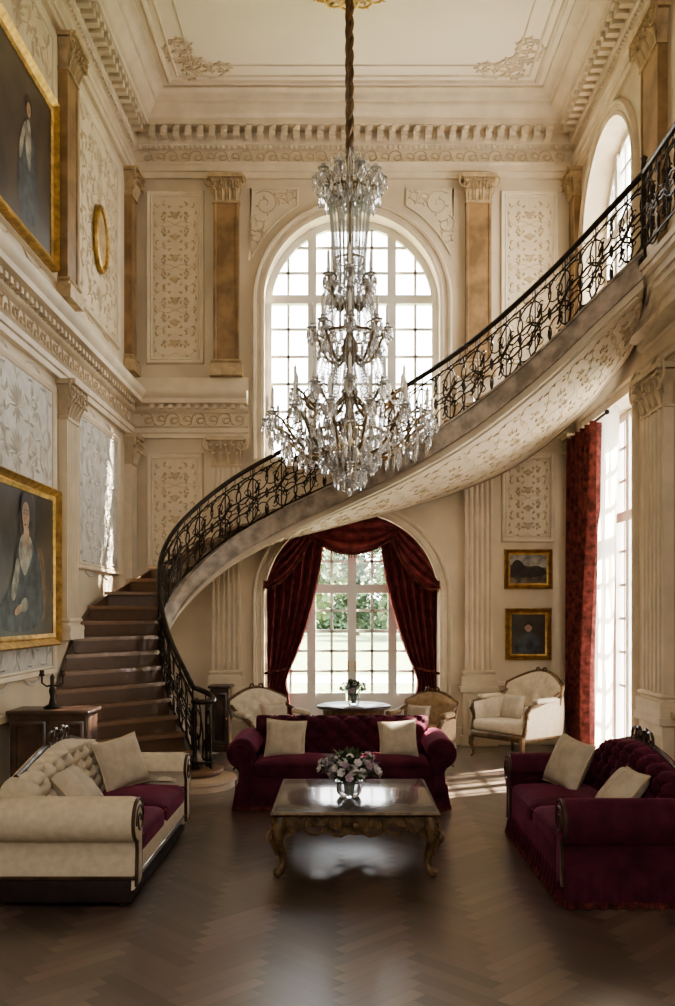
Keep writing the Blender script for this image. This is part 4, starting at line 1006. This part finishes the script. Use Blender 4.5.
# ------------------------------------------------------------------ cabinets
def cabinet(label,loc,rz,w,d,h,doors):
    t=thing('cabinet',label,'cabinet',loc,rz)
    MB().box(-w/2,w/2,-d/2,d/2,.06,h-.03).build('body','wood',t,smooth=False,bevel=.006)
    MB().rbox(w/2+.03,d/2+.025,.018,.012,3,0,Matrix.Translation((0,0,h-.018))).build('top','wood',t)
    MB().box(-w/2-.02,w/2+.02,-d/2-.02,d/2,0,.08).build('plinth','wood',t,smooth=False,bevel=.008)
    for i in range(doors):
        x=-w/2+w*(i+.5)/doors; hw=w/doors/2-.015; hz=(h-.18)/2
        dr=rect_ring(MB(),2*hw-.06,2*hz-.06,[(-.02,.0),(-.015,.012),(0,.018),(.02,.018),(.03,.012),(.03,0)]).box(-hw+.05,hw-.05,-.008,0,-hz+.05,hz-.05).xf(Matrix.Translation((x,-d/2,.09+hz))).build('door','wood',t)
        MB().ball((x+(hw-.015)*(1 if i==0 else -1),-d/2-.02,.09+hz),.014,8,5).build('knob','gold',dr)
    return t
cabinet('low dark walnut cabinet against the left wall beyond the cream sofa',(-2.50,7.75,0),0,.64,.36,.97,2)
t=thing('candlestick','dark bronze twin candlestick on the walnut cabinet','candlestick',(-2.52,7.75,.97))
MB().lathe([(.001,0),(.07,0),(.075,.015),(.03,.04),(.018,.1),(.03,.15),(.016,.2),(.02,.27),(.001,.3)],14).build('stem','bronze',t)
for sg in(-1,1):
    a=MB().tube([(sg*x_,0,z_) for x_,z_ in((.0,.2),(.05,.19),(.09,.22),(.09,.28))],.008,6); a.lathe([(.001,.27),(.028,.285),(.02,.3),(.02,.33),(.001,.33)],10,(sg*.09,0,0)); a.build('arm','bronze',t)
cabinet('narrow dark pedestal cabinet under the stair beside the back wall pilaster',(-1.62,11.75,0),0,.24,.30,.85,1)

# ------------------------------------------------------------------ garden
struct(MB().box(-60,60,14.6,140,-.4,-.12).build('lawn','lawn',smooth=False))
struct(MB().box(-8,8,YB+.36,14.6,-.4,-.02).build('terrace','stone',smooth=False))
struct(MB().box(-30,30,24,27,-.12,-.10).build('gravel_path','stone',smooth=False))
def tree_proto(seed,mt):
    rnd=random.Random(seed); t=thing('tree','x','tree')
    mb=MB().tube([(0,0,0),(.05,0,1.2),(-.05,.05,2.4),(0,0,3.4)],[.22,.18,.14,.06],8)
    for k in range(5):
        a=k*1.26; mb.tube([(0,0,1.8+.2*k),(.9*math.cos(a),.9*math.sin(a),2.6+.25*k)],[.09,.03],6)
    mb.build('trunk','bark',t)
    lf=MB()
    cl=[(rnd.uniform(-1.3,1.3),rnd.uniform(-1.3,1.3),rnd.uniform(1.3,4.6)) for _ in range(16)]
    for c0 in cl:
        for _ in range(220):
            d=Vector((rnd.gauss(0,1),rnd.gauss(0,1),rnd.gauss(0,1))).normalized()*rnd.uniform(.5,.95); p=Vector(c0)+d
            u=Vector((rnd.gauss(0,1),rnd.gauss(0,1),rnd.gauss(0,1))).normalized(); lf.strip([p-u*.12,p,p+u*.12],[.02,.09,.02],u.orthogonal())
    lf.build('foliage',mt,t,norm=False); return t
ta_=tree_proto(1,'fol'); tb_=tree_proto(2,'fol2')
sp=[(ta_,-7.6,58,1.6,'dark leafy tree leftmost through the garden doors'),(tb_,-3.6,66,1.7,'pale leafy tree left of centre through the garden doors'),(ta_,.8,74,1.8,'dark leafy tree in the middle through the garden doors'),(tb_,4.4,62,1.3,'pale leafy tree right of centre through the garden doors'),(ta_,9.2,70,1.7,'dark leafy tree rightmost through the garden doors')]
seen=set()
for pr_,x,y,s,lb in sp:
    o=pr_ if pr_ not in seen else dup(pr_,(0,0,0),0); seen.add(pr_)
    o.location=(x,y,-.12); o.rotation_euler=(0,0,x); o.scale=(s*1.1,s*1.1,s); o['label']=lb; o['group']='trees beyond the garden doors'
hb=MB(); rnd=random.Random(4)
hb.box(-35,35,84,85,-.12,2.6)
for _ in range(6000):
    p=Vector((rnd.uniform(-20,20),84+rnd.uniform(-.35,.1),rnd.uniform(-.1,3.0))); u=Vector((rnd.gauss(0,1),rnd.gauss(0,1),rnd.gauss(0,1))).normalized(); hb.strip([p-u*.22,p,p+u*.22],[.03,.17,.03],u.orthogonal())
tag(hb.build('hedge','fol',norm=False,smooth=False),'clipped green hedge far across the lawn','hedge')

# ------------------------------------------------------------------ light
w=bpy.data.worlds.new('sky'); SC.world=w; w.use_nodes=True; nt=w.node_tree; bg=nt.nodes['Background']
tc=nt.nodes.new('ShaderNodeTexCoord'); sx_=nt.nodes.new('ShaderNodeSeparateXYZ'); rp=nt.nodes.new('ShaderNodeValToRGB')
nt.links.new(tc.outputs['Generated'],sx_.inputs[0]); nt.links.new(sx_.outputs['Z'],rp.inputs[0]); nt.links.new(rp.outputs[0],bg.inputs[0])
rp.color_ramp.elements[0].color=(1.0,.985,.955,1); rp.color_ramp.elements[1].color=(.84,.92,1.0,1); rp.color_ramp.elements[1].position=.7
bg.inputs[1].default_value=13.0
def lamp(kind,name,loc,direction,energy,col,**kw):
    l=bpy.data.lights.new(name,kind); l.energy=energy; l.color=col
    for k,v in kw.items(): setattr(l,k,v)
    o=bpy.data.objects.new(name,l); C.objects.link(o); o.location=loc; o.rotation_euler=Vector(direction).to_track_quat('-Z','Y').to_euler(); return o
lamp('SUN','sun',(10,14,12),(-2,-.95,-2.2),75,(1,.89,.72),angle=.02)
def portal(name,loc,d,sx,sy):
    o=lamp('AREA',name,loc,d,1,(1,1,1),shape='RECTANGLE',size=sx,size_y=sy); o.data.cycles.is_portal=True
portal('portal_back_high',(UB,YB+.34,5.55),(0,-1,0),2.4,3.5); portal('portal_back_low',(UB,YB+.34,1.6),(0,-1,0),2.4,3.2)
portal('portal_right_high',(XR+.34,UR,6.2),(-1,0,0),2.0,2.8); portal('portal_right_low',(XR+.34,UR,2.15),(-1,0,0),2.0,4.1)
lamp('AREA','front_fill',(.3,-1.7,5.0),(0,1,-.10),225,(1,.965,.90),shape='RECTANGLE',size=4.5,size_y=4.5)  # added soft fill behind the camera; the front wall has no window

cam=bpy.data.cameras.new('camera'); co=bpy.data.objects.new('camera',cam); C.objects.link(co)
co.location=(0,0,1.8); co.rotation_euler=(PI/2,0,0); cam.sensor_width=36; cam.lens=900/1006*36; cam.shift_x=-7.5/1006; cam.shift_y=109/1006; cam.clip_end=300
SC.camera=co
SC.view_settings.view_transform='AgX'; SC.view_settings.look='AgX - Medium High Contrast'; SC.view_settings.exposure=.15
